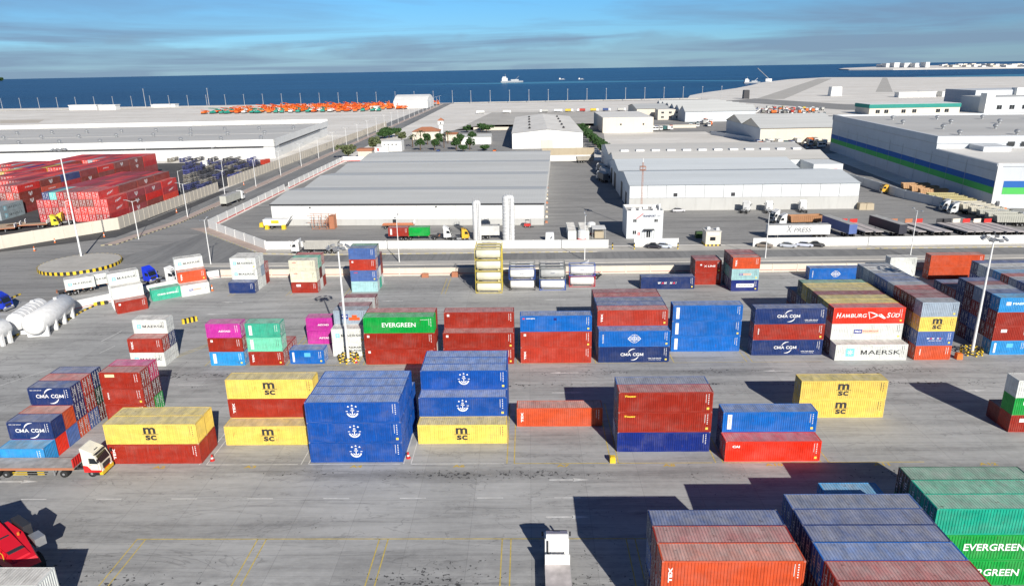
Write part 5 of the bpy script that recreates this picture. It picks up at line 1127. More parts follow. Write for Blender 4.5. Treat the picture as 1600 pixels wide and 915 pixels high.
def semi(label, p, rz, color, kind='flatbed', L=12.3, stripe=None, cargo=None, group=None, bed='deck_steel', sleeper=True, cat='truck', name='articulated_truck', tractor_on=True):
    """origin at the middle; front towards +x"""
    t = thing(name, label, cat, tuple(p)[:2]+(0,), rz, group); xf = L/2+2.3 if tractor_on else L/2
    if tractor_on:
        cab_parts(t, xf, color, stripe, sleeper); chassis(t, xf-6.0, xf-.3)
        for x, d in ((xf-1.4, 0), (xf-5.0, 1)):
            for s in (-1, 1): wheel(t, x, s*1.0, .5, .3, d)
    x0, x1 = -L/2-1.5, L/2-1.2
    b = MB(); b.box(x0, -.48, .95, x1, -.33, 1.25); b.box(x0, .33, .95, x1, .48, 1.25)
    b.build('trailer_frame', 'dark_metal', t)
    if kind in ('flatbed', 'skeletal'):
        b = MB()
        if kind == 'flatbed':
            b.box(x0, -1.25, 1.25, x1, 1.25, 1.42)
            b.cur = 1
            for s in (-1, 1): ya, yb = sorted((s*1.25, s*1.28)); b.box(x0, ya, 1.1, x1, yb, 1.43)
            b.build('deck', [bed, 'rod_grey' if bed == 'pale_deck' else 'tile_roof'], t)
            b = MB(); b.box(x1-.12, -1.25, 1.43, x1, 1.25, 2.6)
            for k in range(6): b.box(x1, -1.2+k*.44, 1.43, x1+.05, -1.1+k*.44, 2.6)
            b.build('headboard', 'red_paint' if stripe else 'white_metal', t)
        else:
            for k in range(5): b.box(x0+k*(x1-x0-.3)/4, -1.2, 1.1, x0+k*(x1-x0-.3)/4+.3, 1.2, 1.28)
            b.build('cross_member', 'tile_roof', t)
    elif kind == 'box':
        b = MB(); b.box(x0, -1.25, 1.2, x1, 1.25, 4.0); b.build('box_body', 'paint', t, color=cargo or WH); b = MB(); b.box(x0, -1.22, 4.0, x1, 1.22, 4.05); b.build('roof', 'container_roof', t, color=(.5, .5, .48, 1))
    elif kind == 'tipper':
        b = MB(); n = 14; prof_ = [(x0+.3, 1.3), (x1-.3, 1.3), (x1+.1, 3.3), (x0-.1, 3.3)]
        b.prof(prof_, -1.24, -1.16); b.prof(prof_, 1.16, 1.24); b.add([(x0+.3, -1.2, 1.3), (x1-.3, -1.2, 1.3), (x1-.3, 1.2, 1.3), (x0+.3, 1.2, 1.3)], [(0, 1, 2, 3), (3, 2, 1, 0)])
        b.add([(x0+.3, -1.2, 1.3), (x0+.3, 1.2, 1.3), (x0-.1, 1.2, 3.3), (x0-.1, -1.2, 3.3), (x1-.3, -1.2, 1.3), (x1-.3, 1.2, 1.3), (x1+.1, 1.2, 3.3), (x1+.1, -1.2, 3.3)], [(0, 1, 2, 3), (3, 2, 1, 0), (4, 5, 6, 7), (7, 6, 5, 4)])
        for k in range(n):
            x = x0+.5+k*(x1-x0-1)/n
            for s in (-1, 1): ya, yb = sorted((s*1.24, s*1.33)); b.box(x, ya, 1.35, x+.14, yb, 3.3)
        b.build('tipper_body', 'paint', t, color=cargo or (.36, .33, .28, 1))
        b = MB(); b.box(x0+.1, -1.12, 2.5, x1-.1, 1.12, 2.7); b.build('load_cover', 'tan_cloth' if cargo is None else 'deck_steel', t)
    for k in range(3):
        for s in (-1, 1): wheel(t, x0+1.0+k*1.35, s*1.0, .48, .3, True)
    if kind != 'skeletal' or True:
        b = MB(); b.box(x1-3.0, .8, .1, x1-2.85, .95, 1.0); b.box(x1-3.0, -.95, .1, x1-2.85, -.8, 1.0); b.build('landing_leg', 'steel', t)
    if stripe:
        b = MB()
        for s in (-1, 1):
            ya, yb = sorted((s*1.2, s*1.24))
            for (xa, xb) in ((x0+4.6, x0+7.8), (x1-6.2, x1-4.0)):
                for z in (.42, .72): b.box(xa, ya, z, xb, yb, z+.1)
        b.build('side_guard', 'yellow_paint', t)
    return t
CRM = rgb(232, 228, 212)
semi('white and red lorry with empty grey flatbed trailer at the left', (-63.2, 78.7), 0, CRM, 'flatbed', 12.4, rgb(215, 40, 40), sleeper=True)
t = semi('flatbed lorry facing away at the bottom centre', (2.6, 54.4), R(90), WH, 'flatbed', 12.0, bed='pale_deck')
semi('pale container lorry driving up the diagonal road', (-115.5, 271), R(86), WH, 'box', 12, cargo=rgb(190, 190, 180))
semi('white lorry with ribbed grey tipper trailer below the white wall', (-59.6, 191.8), R(180), WH, 'tipper', 9.5, cargo=(.42, .41, .38, 1))
t = semi('white lorry carrying a red and a green container behind the wall', (-31.5, 206.6), 0, WH, 'skeletal', 12.2)
container((-39.8+.9, 206.6, 1.3), L20, SD, 'R', 'label', 0, -1, 'red container on the lorry behind the white wall', None); container((-33.6+.9, 206.6, 1.3), L20, SD, 'G', None, 0, -1, 'worn green container on the lorry behind the white wall', None)
semi('white box trailer with dark letters parked behind the right wall', (77.3, 202.9), R(180), WH, 'box', 17.5, cargo=(.72, .72, .70, 1), tractor_on=False, cat='trailer', name='box_trailer')
tx = thing('trailer_sign', 'dark lettering on the long white trailer side', 'lettering'); bpy.data.objects.remove(tx)
for o in list(COL.objects):
    if o.name.startswith('box_trailer'): put_text('PRESS', o, (-1.6-.7, 1.27, 2.6), 1.25, 5.0, (.12, .13, .16, 1), -.0, .2, 0, math.pi); put_text('X', o, (1.6, 1.27, 2.9), 2.0, 1.6, (.12, .13, .16, 1), -.01, .2, 0, math.pi)
dk = rgb(60, 70, 95)
for i, (px, py, c_, L, lab) in enumerate(((1305, 362, rgb(90, 110, 165), 13.6, 'blue sided white ended box trailer parked right of the lettered trailer'), (1380, 362, rgb(60, 60, 70), 13.6, 'dark box trailer with pale roof parked in the middle of the trailer row'))):
    p = at(px, py); t = semi(lab, p, R(100), c_, 'box', L, cargo=c_, tractor_on=False, cat='trailer', name='box_trailer')
for i, (px, hb) in enumerate(((1332, 'red'), (1348, 'red'), (1436, 'orange'), (1452, 'red'), (1486, 'dark'), (1498, 'dark'), (1512, 'cream'), (1528, 'red'), (1545, 'cream'), (1562, 'red'), (1412, 'brown'))):
    p = at(px, 360); t = semi('empty flatbed trailer, %s in the row behind the right wall' % wn[i], p, R(100), WH, 'flatbed', 12.5, tractor_on=False, cat='trailer', name='flatbed_trailer', group='flatbed trailers behind the right wall', bed='pale_deck')
    for ch in t.children:
        if ch.name.startswith('headboard'):
            m_ = {'red': 'red_paint', 'orange': 'tile_roof', 'cream': 'cream_wall', 'dark': 'dark_metal', 'brown': 'tile_roof'}[hb]; ch.data.materials[0] = mt(m_)
# tippers parked in a herring row
for i in range(12):
    px = 1398+i*13.5; py = 302+i*4.6-(3 if i < 3 else 0); p = at(px+25, py)
    c_ = [rgb(190, 150, 110), rgb(175, 165, 120), rgb(190, 185, 170), rgb(175, 175, 165)][min(3, i//3)]
    cab_on = i in (6, 7)
    t = semi('parked tipper trailer, %s in the slanted row by the grey wall' % wn[i], p, R(174), (.7, .72, .72, 1), 'tipper', 9.5, cargo=c_, tractor_on=cab_on, cat='truck' if cab_on else 'trailer', name='tipper_truck' if cab_on else 'tipper_trailer', group='tippers by the grey wall')
tractor('white tractor unit by the panelled warehouse, left of three', at(1164, 332), R(60), WH, group='tractor units by the warehouse'); tractor('white tractor unit by the panelled warehouse, middle one', at(1201, 332), R(75), WH, group='tractor units by the warehouse'); tractor('white tractor unit by the panelled warehouse, right of three', at(1254, 331), R(75), WH, group='tractor units by the warehouse')
semi('white lorry with brown tipper body beside the lettered trailer', at(1250, 352), R(185), WH, 'tipper', 10, cargo=rgb(165, 120, 85)); tractor('white truck in front of the brown tipper', at(1216, 346), R(200), WH)
tractor('white long nosed truck beside the turned container stack', at(262, 441), R(-12), WH); tractor('vivid blue truck facing the yard beside the turned stack', at(229, 440), R(-25), rgb(30, 60, 215)); tractor('blue truck cut by the left frame edge near the tanks', at(-2, 484), R(-10), rgb(30, 60, 190))
a_ = R(33)
for i, (px, py) in enumerate(((128, 457), (152, 451))):
    p = at(px, py); t = semi('container trailer parked by the roundabout, %s' % ('left of two' if i == 0 else 'right of two'), p, a_, WH, 'skeletal', 7, tractor_on=False, cat='trailer', name='container_trailer')
    container((p.x, p.y, 1.3), L20, SD, 'W', 'maersk', a_, -1, 'pale container with star logo on the %s trailer by the roundabout' % ('left' if i == 0 else 'right'), None)
# yellow lorry inside the red yard
semi('yellow lorry with long flatbed behind the white wall at the left', at(52, 356), R(15), rgb(215, 210, 60), 'flatbed', 12, None, bed='tan_cloth'); tractor('yellow truck nose to nose with the yellow lorry', at(103, 349), R(195), rgb(225, 205, 70))
tractor('white truck beside the red block ends', at(72, 341), R(95), WH); tractor('white truck cab among the stacked chassis', at(322-2, 263), R(90), WH)
for k in range(3):
    p = at(8+k*8, 362-k*3.2); semi('jumbled flatbed trailer, %s beside the yellow lorry' % wn[k], p, R(22+k*3), WH, 'flatbed', 9, tractor_on=False, cat='trailer', name='flatbed_trailer', bed='tan_cloth')
# low loaders, bulk tipper and rack by the white warehouse
semi('red low loader trailer in front of the grey roofed warehouse', (-40.5, 222.6), 0, WH, 'flatbed', 10, tractor_on=False, cat='trailer', name='low_loader', bed='orange_paint')
t = thing('bulk_hopper', 'white bulk hopper with yellow patch by the warehouse corner', 'hopper', (-82, 224.5, 0)); b = MB(); b.prof([(-4, 1.2), (3, 1.2), (5.2, 4.2), (4, 3.2), (-4.2, 3.2)], -1.4, 1.4); b.build('body', 'white_metal', t); chassis(t, -4, 3)
b = MB(); b.box(-1.5, -1.44, 1.9, 1, -1.41, 2.9); b.build('yellow_patch', 'yellow_paint', t)
for x in (-3, -1.5, 2): 
    for s in (-1, 1): wheel(t, x, s*1.1)
t = thing('steel_rack', 'rusty open steel frame rack holding scrap by the warehouse wall', 'rack', (-66.2, 223.3, 0)); b = MB()
for x in (-3.6, -1.2, 1.2, 3.6):
    for y in (-1.5, 1.5): b.cyl((x, y, 0), (x, y, 4.6), .09, n=5)
for z in (.2, 2.3, 4.6):
    for y in (-1.5, 1.5): b.cyl((-5 if z > 2 else -3.6, y, z), (3.8, y, z), .08, n=5)
rr = random.Random(3)
for k in range(26): b.cyl((rr.uniform(-1, 3.5), rr.uniform(-1.3, 1.3), rr.uniform(.2, 2)), (rr.uniform(0, 3.6), rr.uniform(-1.3, 1.3), rr.uniform(2, 4.4)), .06, n=4)
b.box(2.0, -1.5, .1, 3.6, 1.5, 4.3)
b.build('frame', 'tile_roof', t)
cube_thing('yellow_block', 'yellow block left of the bulk hopper', 'block', at(415, 354), (3.4, 2, 1.4), 'yellow_paint'); cube_thing('yellow_block', 'small yellow block below the bulk hopper, left', 'block', at(417+1, 358), (1.2, 1.2, 1.4), 'yellow_paint'); cube_thing('yellow_block', 'small yellow block below the bulk hopper, right', 'block', at(444, 358), (1.2, 1.2, 1.4), 'yellow_paint')
tractor('yellow loader behind the white wall left of the silos', at(718, 375), R(10), (.75, .45, .03, 1), sleeper=False)
semi('white trailer between the two silos', at(769, 372), 0, WH, 'box', 7, cargo=(.6, .6, .58, 1), tractor_on=False, cat='trailer', name='box_trailer.001')
t = thing('forklift', 'small dark and red forklift near the warehouse right corner', 'forklift', at(824, 355)[:]); b = MB(); b.box(-1, -.6, .4, 1, .6, 1.2); b.build('body', 'red_paint', t); b = MB(); b.box(-.7, -.55, 2.3, .7, .55, 2.4)
for x in (-.6, .6):
    for y in (-.5, .5): b.cyl((x, y, 1.2), (x, y, 2.3), .05, n=5)
b.build('roof_guard', 'dark_metal', t); b = MB(); b.box(1.0, -.5, .1, 1.15, -.35, 2.6); b.box(1.0, .35, .1, 1.15, .5, 2.6); b.box(1.1, -.4, .1, 2.1, -.25, .18); b.box(1.1, .25, .1, 2.1, .4, .18); b.build('mast', 'dark_metal', t)
for x in (-.6, .7):
    for s in (-1, 1): wheel(t, x, s*.6, .3, .2)
t = thing('generator', 'grey generator unit beside the warehouse right corner', 'machine', at(814, 350)[:]); b = MB(); b.box(-1.6, -1, .3, 1.6, 1, 3.2); b.build('housing', 'white_metal', t); b = MB(); b.box(-1.65, -.8, .6, -1.6, .8, 2.9); b.box(-.8, -1.05, .8, .4, -1.0, 2.6); b.build('louvre', 'dark_metal', t)
# containers used as stores near the gate
for i, (px, l_) in enumerate(((894, 'left of two'), (914, 'right of two'))):
    container((at(px, 374).x, at(px, 374).y+6, 0), L40, SD, 'W', None, R(90), -1, 'white store container end on behind the wall, %s' % l_, None)
def wtank(p, r_, h, label):
    t = thing('water_tank', label, 'water tank', tuple(p)[:3]); b = MB(); b.revolve((0, 0, .3), (0, 0, 1), [(0, r_), (h-.4, r_), (h-.1, r_*.6), (h, r_*.2)], 20); b.build('tank', 'white_metal', t); b = MB(); b.box(-r_, -r_, 0, r_, r_, .3); b.build('stand', 'red_paint', t)
wtank((19.3, 212, 0), 1.3, 3.3, 'white round water tank behind the tan awning'); wtank(at(909, 373.5), 1.25, 2.6, 'white round water tank standing close behind the long wall')
t = thing('awning', 'flat tan awning on posts beside the store containers', 'shelter', at(936, 373)[:]); b = MB(); b.box(-2, 0, 3.0, 2, 4.5, 3.15); b.build('canopy', 'white_wall', t)
for x in (-1.9, 1.9):
    for y in (.1, 4.4): b = MB(); b.cyl((x, y, 0), (x, y, 3), .07); b.build('post', 'rod_grey', t)
b = MB(); b.box(-1.2, 1, 0, 1.5, 3, 1.9); b.build('stored_goods', 'tan_cloth', t)
cube_thing('white_cabinet', 'small white cabinet behind the wall right of the silos', 'cabinet', at(859, 375.5), (2.6, 1.4, 2.4), 'white_metal')
cube_thing('green_skip', 'lime green skip beside the guard hut', 'skip', at(1092, 371), (2.2, 1.8, 1.8), 'leaf')
for px, l_ in ((957, 'left of the gate gap'), (991, 'left end of the short wall'), (1059, 'right end of the short wall')): 
    p = at(px, 389); b = MB()
    for i in range(4): b.cur = i % 2; b.cyl((0, 0, i*.45), (0, 0, i*.45+.449), .16, n=8)
    tag(b.build('gate_post', ['yellow_paint', 'black_paint'], None, p[:]), 'yellow and black gate post, '+l_, 'post')
# cars
def car(label, p, rz, color, van=False, group='parked cars'):
    t = thing('parked_car', label, 'car', tuple(p)[:2]+(0,), rz, group)
    def loft(secs, nm, m, col=None):     # secs: (x, half width, z bottom, z top, top half width)
        b = MB(); vs = []
        for x, hw, zb, zt, tw in secs: vs += [(x, -hw, zb), (x, hw, zb), (x, hw*1.0, (zb+zt)/2+.05), (x, tw, zt), (x, -tw, zt), (x, -hw*1.0, (zb+zt)/2+.05)]
        n = len(secs); fs = [(i*6+j, i*6+(j+1) % 6, (i+1)*6+(j+1) % 6, (i+1)*6+j) for i in range(n-1) for j in range(6)]
        fs += [tuple(range(5, -1, -1)), tuple((n-1)*6+j for j in range(6))]
        b.add(vs, fs); return b.build(nm, m, t, color=col)
    loft([(-2.25, .7, .45, .85, .6), (-2.1, .86, .3, .98, .76), (-1.3, .9, .25, 1.02, .8), (1.0, .9, .25, .98, .8), (1.9, .86, .28, .82, .7), (2.25, .68, .42, .66, .55)], 'body', 'paint', color)
    loft([(-1.75, .74, .95, 1.0, .68), (-1.1, .74, .95, 1.40, .60), (.0, .76, .95, 1.45, .62), (.45, .76, .95, 1.36, .6), (1.15, .74, .93, .98, .66)], 'windows', 'glass_dark')
    loft([(-1.05, .60, 1.39, 1.43, .55), (.0, .63, 1.44, 1.48, .58), (.42, .60, 1.36, 1.40, .55)], 'roof', 'paint', color)
    for x in (-1.4, 1.4):
        for s in (-1, 1): wheel(t, x, s*.8, .33, .2)
    for s in (-1, 1): b = MB(); b.bx((2.14, s*.6, .62), (.16, .3, .12)); b.build('headlight', 'lens', t)
    return t
car('bronze grey saloon, leftmost of four by the wall', at(1195, 386), R(-20), rgb(130, 120, 110)); car('silver saloon, second of four by the wall', at(1231, 386), R(-18), rgb(180, 185, 195)); car('silver blue saloon, third of four by the wall', at(1257, 385), R(-20), rgb(190, 195, 210)); car('black car, rightmost of four by the wall', at(1275, 385), R(-15), (.02, .02, .025, 1))
car('black saloon parked before the office wall', at(1022, 387.5), R(-15), (.02, .02, .03, 1)); car('white blue car right of the black saloon by the office', at(1037, 387), R(-15), (.55, .6, .7, 1)); car('black and white car near the panelled warehouse wall', at(1060, 331), R(5), (.5, .5, .52, 1)); 
# reach stacker at the lower left corner
t = thing('reach_stacker', 'bright red reach stacker boom and spreader at the lower left corner', 'reach stacker', (-54.6, 60.2, 0), R(-33))
b = MB(); b.prof([(-9, 3.2), (-5, 5.2), (4.6, 3.6), (5.2, 2.9), (4.6, 2.4), (-5, 3.6), (-9, 2.2)], -.75, .75); b.build('boom', 'paint', t, color=rgb(215, 25, 45))
b = MB(); b.add([(-2, -1.7, 3.0), (5.2, -1.2, 2.6), (5.6, 1.2, 2.6), (1.0, 1.9, 3.0), (-2, 1.7, 3.2), (-2, -1.7, 4.2), (4.9, -1.0, 3.4), (5.3, 1.0, 3.4), (1.0, 1.7, 4.0), (-2, 1.5, 4.2)],
                [(4, 3, 2, 1, 0), (5, 6, 7, 8, 9), (0, 1, 6, 5), (1, 2, 7, 6), (2, 3, 8, 7), (3, 4, 9, 8), (4, 0, 5, 9)]); b.build('front_cover', 'paint', t, color=rgb(215, 25, 45))
b = MB(); b.box(-9, -1.5, .9, 4, 1.5, 2.6); b.build('chassis', 'dark_metal', t)
b = MB(); b.box(-4.4, -1.0, 2.6, -2.2, 1.0, 4.6); b.build('cab', 'glass_dark', t)
b = MB()
for s in (-1, 1): b.cyl((-3, s*.95, 2.8), (3.6, s*.7, 3.0), .16, n=8); b.cyl((3.6, s*.7, 3.0), (5.0, s*.6, 3.0), .09, n=8)
b.build('hydraulic_cylinder', 'steel', t)
b = MB()
for k in range(7): b.cyl((-1.5+k*.9, -1.62+k*.06, 4.1-k*.1), (-1.5+k*.9, -1.62+k*.06, 4.9-k*.1), .03, n=5)
b.cyl((-1.5, -1.62, 4.9), (3.9, -1.26, 4.3), .03, n=5); b.build('handrail', 'yellow_paint', t)
b = MB(); b.box(-.6, -.9, 4.0, .9, .5, 4.26); b.box(2.0, -.7, 3.75, 3.6, .7, 3.86); b.build('service_hatch', 'dark_metal', t)
b = MB(); b.cyl((1.2, 1.2, 4.0), (1.2, 1.2, 4.3), .12); b.build('beacon', 'orange_paint', t)
for x in (-6.5, 2.6):
    for s in (-1, 1): wheel(t, x, s*1.9, .95, .7)
b = MB(); b.box(1.4, 1.9, 2.6, 2.9, 2.9, 3.6); b.build('spreader', 'steel', t)
b = MB(); b.box(-2.0, 1.8, 2.6, .8, 2.6, 4.4); b.build('hydraulic_block', 'dark_metal', t)

# tank containers
def tank_container(p, fcol, label, group='tank containers', tcol=(.74, .73, .69, 1), words=None):
    t = thing('tank_container', label, 'tank container', tuple(p)[:3], 0, group); L, H = L20, SD; b = MB(); y = W2/2; q = .1
    for sx in (-1, 1):
        for s in (-1, 1): b.bx((sx*(L/2-q/2), s*(y-q/2), H/2), (q, q, H-.01))
        b.box(sx*L/2-(q if sx > 0 else 0), -y, 0, sx*L/2+(q if sx < 0 else 0), y, q); b.box(sx*L/2-(q if sx > 0 else 0), -y+q, H-q, sx*L/2+(q if sx < 0 else 0), y-q, H-.01)
    for s in (-1, 1): ya, yb = sorted((s*y, s*(y-q))); b.box(-L/2+q, ya, .005, L/2-q, yb, q-.01); b.box(-L/2+q, ya, H-q, L/2-q, yb, H-.015)
    for sx in (-1, 1):
        for s in (-1, 1): b.cyl((sx*(L/2-.05), s*(y-.05), .1), (sx*(L/2-.9), s*(y-.12), .5), .06, n=5)
    b.build('frame', 'paint', t, color=fcol)
    b = MB(); r_ = 1.12; l_ = 2.72
    b.revolve((-l_-.12, 0, H/2+.02), (1, 0, 0), [(0, .1), (.04, r_*.55), (.15, r_*.88), (.32, r_), (2*l_-.1, r_), (2*l_+.06, r_*.88), (2*l_+.17, r_*.55), (2*l_+.22, .1)], 24)
    b.build('tank', 'paint', t, color=tcol, smooth=True)
    b = MB(); b.box(-1.6, -.25, H-.12, 1.8, .25, H-.04); b.box(-.3, -.3, H-.1, .3, .3, H-.01); b.build('walkway', 'deck_steel', t)
    if words: put_text(words, t, (.0, -r_-.02, H/2+.15), .22, .9, rgb(40, 60, 110), .01)
    return t
YF, BF, GF, RF, KF = rgb(198, 178, 70), rgb(30, 80, 170), rgb(120, 125, 125), rgb(190, 30, 50), rgb(60, 60, 65)
for r_ in range(3):
    for k in range(4): tank_container((-9.1, 152.8+1.22+r_*2.5, k*(SD+.015)), YF, 'white tank in yellow frame, %s tier, %s row of the tall yellow tank stack' % (['bottom', 'second', 'third', 'top'][k], ORD[r_]), 'yellow framed tank containers', rgb(225, 220, 195))
def tk(x, y, cols, place):
    for r_, row in enumerate(cols):
        for k, (f, fn, tc_) in enumerate(row): tank_container((x+3.03, y+1.22+r_*2.5, k*(SD+.015)), f, 'white tank in %s frame, %s tier, %s row, %s' % (fn, 'bottom' if k == 0 else 'top', ORD[r_], place), 'tank containers by the wall', tc_, 'EXSIF' if r_ == 0 and k == 1 else None)
w1, w2 = (.76, .76, .74, 1), (.45, .46, .45, 1)
tk(-4.55, 154.6, [[(KF, 'dark', w1), (BF, 'blue', w1)], [(GF, 'grey', w2), (GF, 'grey', w2)], [(GF, 'grey', w1), (GF, 'grey', w1)]], 'left tank stack')
tk(2.45, 154.5, [[(BF, 'blue', w1), (GF, 'grey', w2)], [(GF, 'grey', w1), (KF, 'dark', w2)], [(GF, 'grey', w1), (GF, 'grey', w1)]], 'middle tank stack')
tk(9.4, 156.9, [[(RF, 'red', w1), (BF, 'blue', w1)]], 'right tank stack')
tractor('white truck behind the right tank stack', (14.8, 164.8), R(160), WH)

# ------------------------------------------------------------------ far machinery, lots and boats
rg = random.Random(11)
def lift_mesh(seed):
    q = random.Random(seed); b = MB(); b.cur = 1; b.box(-3, -1.2, .3, 3, 1.2, 1.3)
    for x in (-2, 2):
        for s in (-1, 1): b.cyl((x, s*1.2-.25, .6), (x, s*1.2+.25, .6), .6, n=8)
    b.cur = 0; b.box(-2.6, -1.3, 1.3, 1.4, 1.3, 3.0); h = q.uniform(3.2, 5.5); b.cyl((-2.2, 0, 2.8), (5, 0, h), .5, .4, 6); b.cyl((5, 0, h), (-4, .4, h+q.uniform(.6, 1.6)), .42, .35, 6); b.box(4.6, -1, h-1.6, 6.4, 1, h-.4)
    return b.mesh('boom_lift', ['paint', 'dark_metal'])
LM = [lift_mesh(s) for s in range(4)]
n = 0
for r_ in range(8):
    for i in range(25):
        x = -395+r_*8+i*(9.8)+rg.uniform(-2, 2); y = 880+r_*19+rg.uniform(-4, 4)
        if x > -165+r_*6: continue
        teal = r_ == 0 and rg.random() < .4; wt = r_ <= 1 and not teal and rg.random() < .3
        if r_ < 2 and x > -180: continue
        o = obj('boom_lift', LM[rg.randrange(4)], None, (x, y, 0), rg.choice([R(80), R(95), R(100)])+rg.uniform(-.2, .2), rgb(35, 150, 130) if teal else rgb(225, 225, 220) if wt else rgb(235, 95+rg.randrange(30), 30)); o.scale = (1.6, 1.7, 1.0)
        tag(o, ('teal' if teal else 'white' if wt else 'orange')+' boom lift parked in the dense machine field by the sea', 'machine', ('teal' if teal else 'white' if wt else 'orange')+' boom lifts by the sea'); n += 1
print('lifts', n)
# generic small far vehicles
def far_truck_mesh():
    b = MB(); b.box(2.2, -1.2, .7, 4.4, 1.2, 3.3); b.cur = 1; b.box(4.4, -1.0, 1.9, 4.46, 1.0, 2.9); b.box(-4.4, -.5, .7, 2.2, .5, 1.0)
    for x in (-3.4, -2.2, 3.2):
        for s in (-1, 1): b.cyl((x, s*1.0-.2, .5), (x, s*1.0+.2, .5), .5, n=8)
    b.cur = 2; b.box(-4.4, -1.25, 1.1, 1.9, 1.25, 3.4); return b.mesh('parked_truck', ['white_metal', 'dark_metal', 'paint'])
def far_car_mesh():
    b = MB(); b.prof([(-2.2, .3), (2.2, .3), (2.2, .75), (1.2, .95), (-2.1, 1.0)], -.85, .85); b.cur = 1; b.prof([(-1.6, .98), (1.0, .95), (.4, 1.42), (-1.1, 1.45)], -.72, .72)
    for x in (-1.4, 1.4):
        for s in (-1, 1): b.cyl((x, s*.8-.1, .33), (x, s*.8+.1, .33), .33, n=8)
    return b.mesh('parked_car', ['paint', 'dark_metal'])
FT, FC = far_truck_mesh(), far_car_mesh()
pal = [rgb(225, 225, 220), rgb(225, 225, 220), rgb(180, 180, 175), rgb(120, 120, 115), rgb(220, 110, 40), rgb(40, 90, 90), rgb(205, 180, 60), rgb(60, 80, 130), rgb(180, 60, 50)]
paln = ['white', 'white', 'pale grey', 'grey', 'orange', 'dark teal', 'yellow', 'blue', 'red']
def lot(quad_, nx, ny, place, trucks=.6, jit=1.5, group=None, rz=R(80), prob=.9):
    A, B, C_, D = [Vector(q[:2]) for q in quad_]
    for i in range(nx):
        for j in range(ny):
            if rg.random() > prob: continue
            u, v = (i+.5)/nx, (j+.5)/ny; p = (A*(1-u)+B*u)*(1-v)+(D*(1-u)+C_*u)*v; tr = rg.random() < trucks; k = rg.randrange(9)
            o = obj('parked_truck' if tr else 'parked_car', FT if tr else FC, None, (p.x+rg.uniform(-jit, jit), p.y+rg.uniform(-jit, jit), 0), rz+rg.uniform(-.15, .15)+(math.pi if rg.random() < .3 else 0), pal[k])
            tag(o, '%s %s %s' % (paln[k], 'truck' if tr else 'car', place), 'truck' if tr else 'car', '%s %ss %s' % (paln[k], 'truck' if tr else 'car', place))
lot((at(1150, 176), at(1250, 180), at(1290, 172), at(1140, 168)), 13, 6, 'in the crowded machinery lot beyond the sheds', .8)
lot((at(1200, 179), at(1290, 179), at(1290, 176), at(1200, 176)), 14, 1, 'in front row of the machinery lot', .2)
lot((at(1178, 236), at(1290, 232), at(1290, 221), at(1165, 226)), 12, 3, 'in the lot below the cream walled shed', .45, group=None)
lot((at(1150, 231), at(1160, 235), at(1200, 228), at(1190, 220)), 2, 2, 'by the shed lot corner', .5)
lot((at(1018, 206), at(1052, 205), at(1052, 201), at(1016, 202)), 6, 1, 'in the short row right of the cream block', 1.0, .3, rz=R(90), prob=1)
lot((at(1075, 201), at(1115, 200), at(1112, 195), at(1075, 197)), 4, 1, 'by the long pale wall', .8, .5)
lot((at(720, 180), at(1000, 174), at(1000, 172), at(720, 177)), 14, 1, 'in the thin row on the far empty lot', .9, 2, rz=0, prob=.8)
lot((at(1068, 190), at(1108, 198), at(1122, 192), at(1085, 180)), 5, 3, 'beside the grey blue gables', .5, 2)
lot((at(1405, 170), at(1500, 172), at(1505, 166), at(1405, 164)), 12, 3, 'near the teal fascia building', .5, 3)
lot((at(860, 215), at(925, 213), at(910, 200), at(900, 200)), 3, 3, 'along the tree row passage', .3, 2)
lot((at(655, 241), at(780, 239), at(780, 233), at(655, 234)), 7, 1, 'in the small car park among trees', .25, 2, prob=.7)
# dark skeletal chassis stacks at the left
b = MB()
for z in (0, .8, 1.6):
    b.cur = 0; b.box(-6, -.5, z+.3, 6, -.3, z+.6); b.box(-6, .3, z+.3, 6, .5, z+.6)
    for k in range(7): b.cur = k % 2; b.box(-6+k*1.9, -1.2, z+.35, -5.6+k*1.9, 1.2, z+.5)
    b.cur = 0
    for x in (-5, -3.8): 
        for s in (-1, 1): b.cyl((x, s*1.05-.2, z+.35), (x, s*1.05+.2, z+.35), .4, n=8)
CH = b.mesh('trailer_chassis', ['paint', 'dark_metal']); n = 0
for r_, (px0, px1, py) in enumerate(((272, 400, 252), (300, 400, 258), (296, 392, 264), (298, 385, 271), (298, 372, 278), (300, 352, 286), (300, 340, 294))):
    px = px0
    while px < px1:
        p = at(px, py); px += 1100*(3.4+rg.random()*5.5)/p.y
        o = obj('trailer_chassis', CH, None, p[:], R(90)+rg.uniform(-.08, .08), rg.choice([rgb(75, 80, 125), rgb(95, 95, 100), rgb(70, 70, 75), rgb(85, 90, 150), rgb(150, 145, 135)])); tag(o, 'stack of dark blue and black trailer frames in the left lot', 'trailer frame', 'stacked trailer frames'); n += 1
container(at(415, 256)[:], L20, SD, 'J', None, R(80), 1, 'orange red container at the end of the trailer frame lot', None)
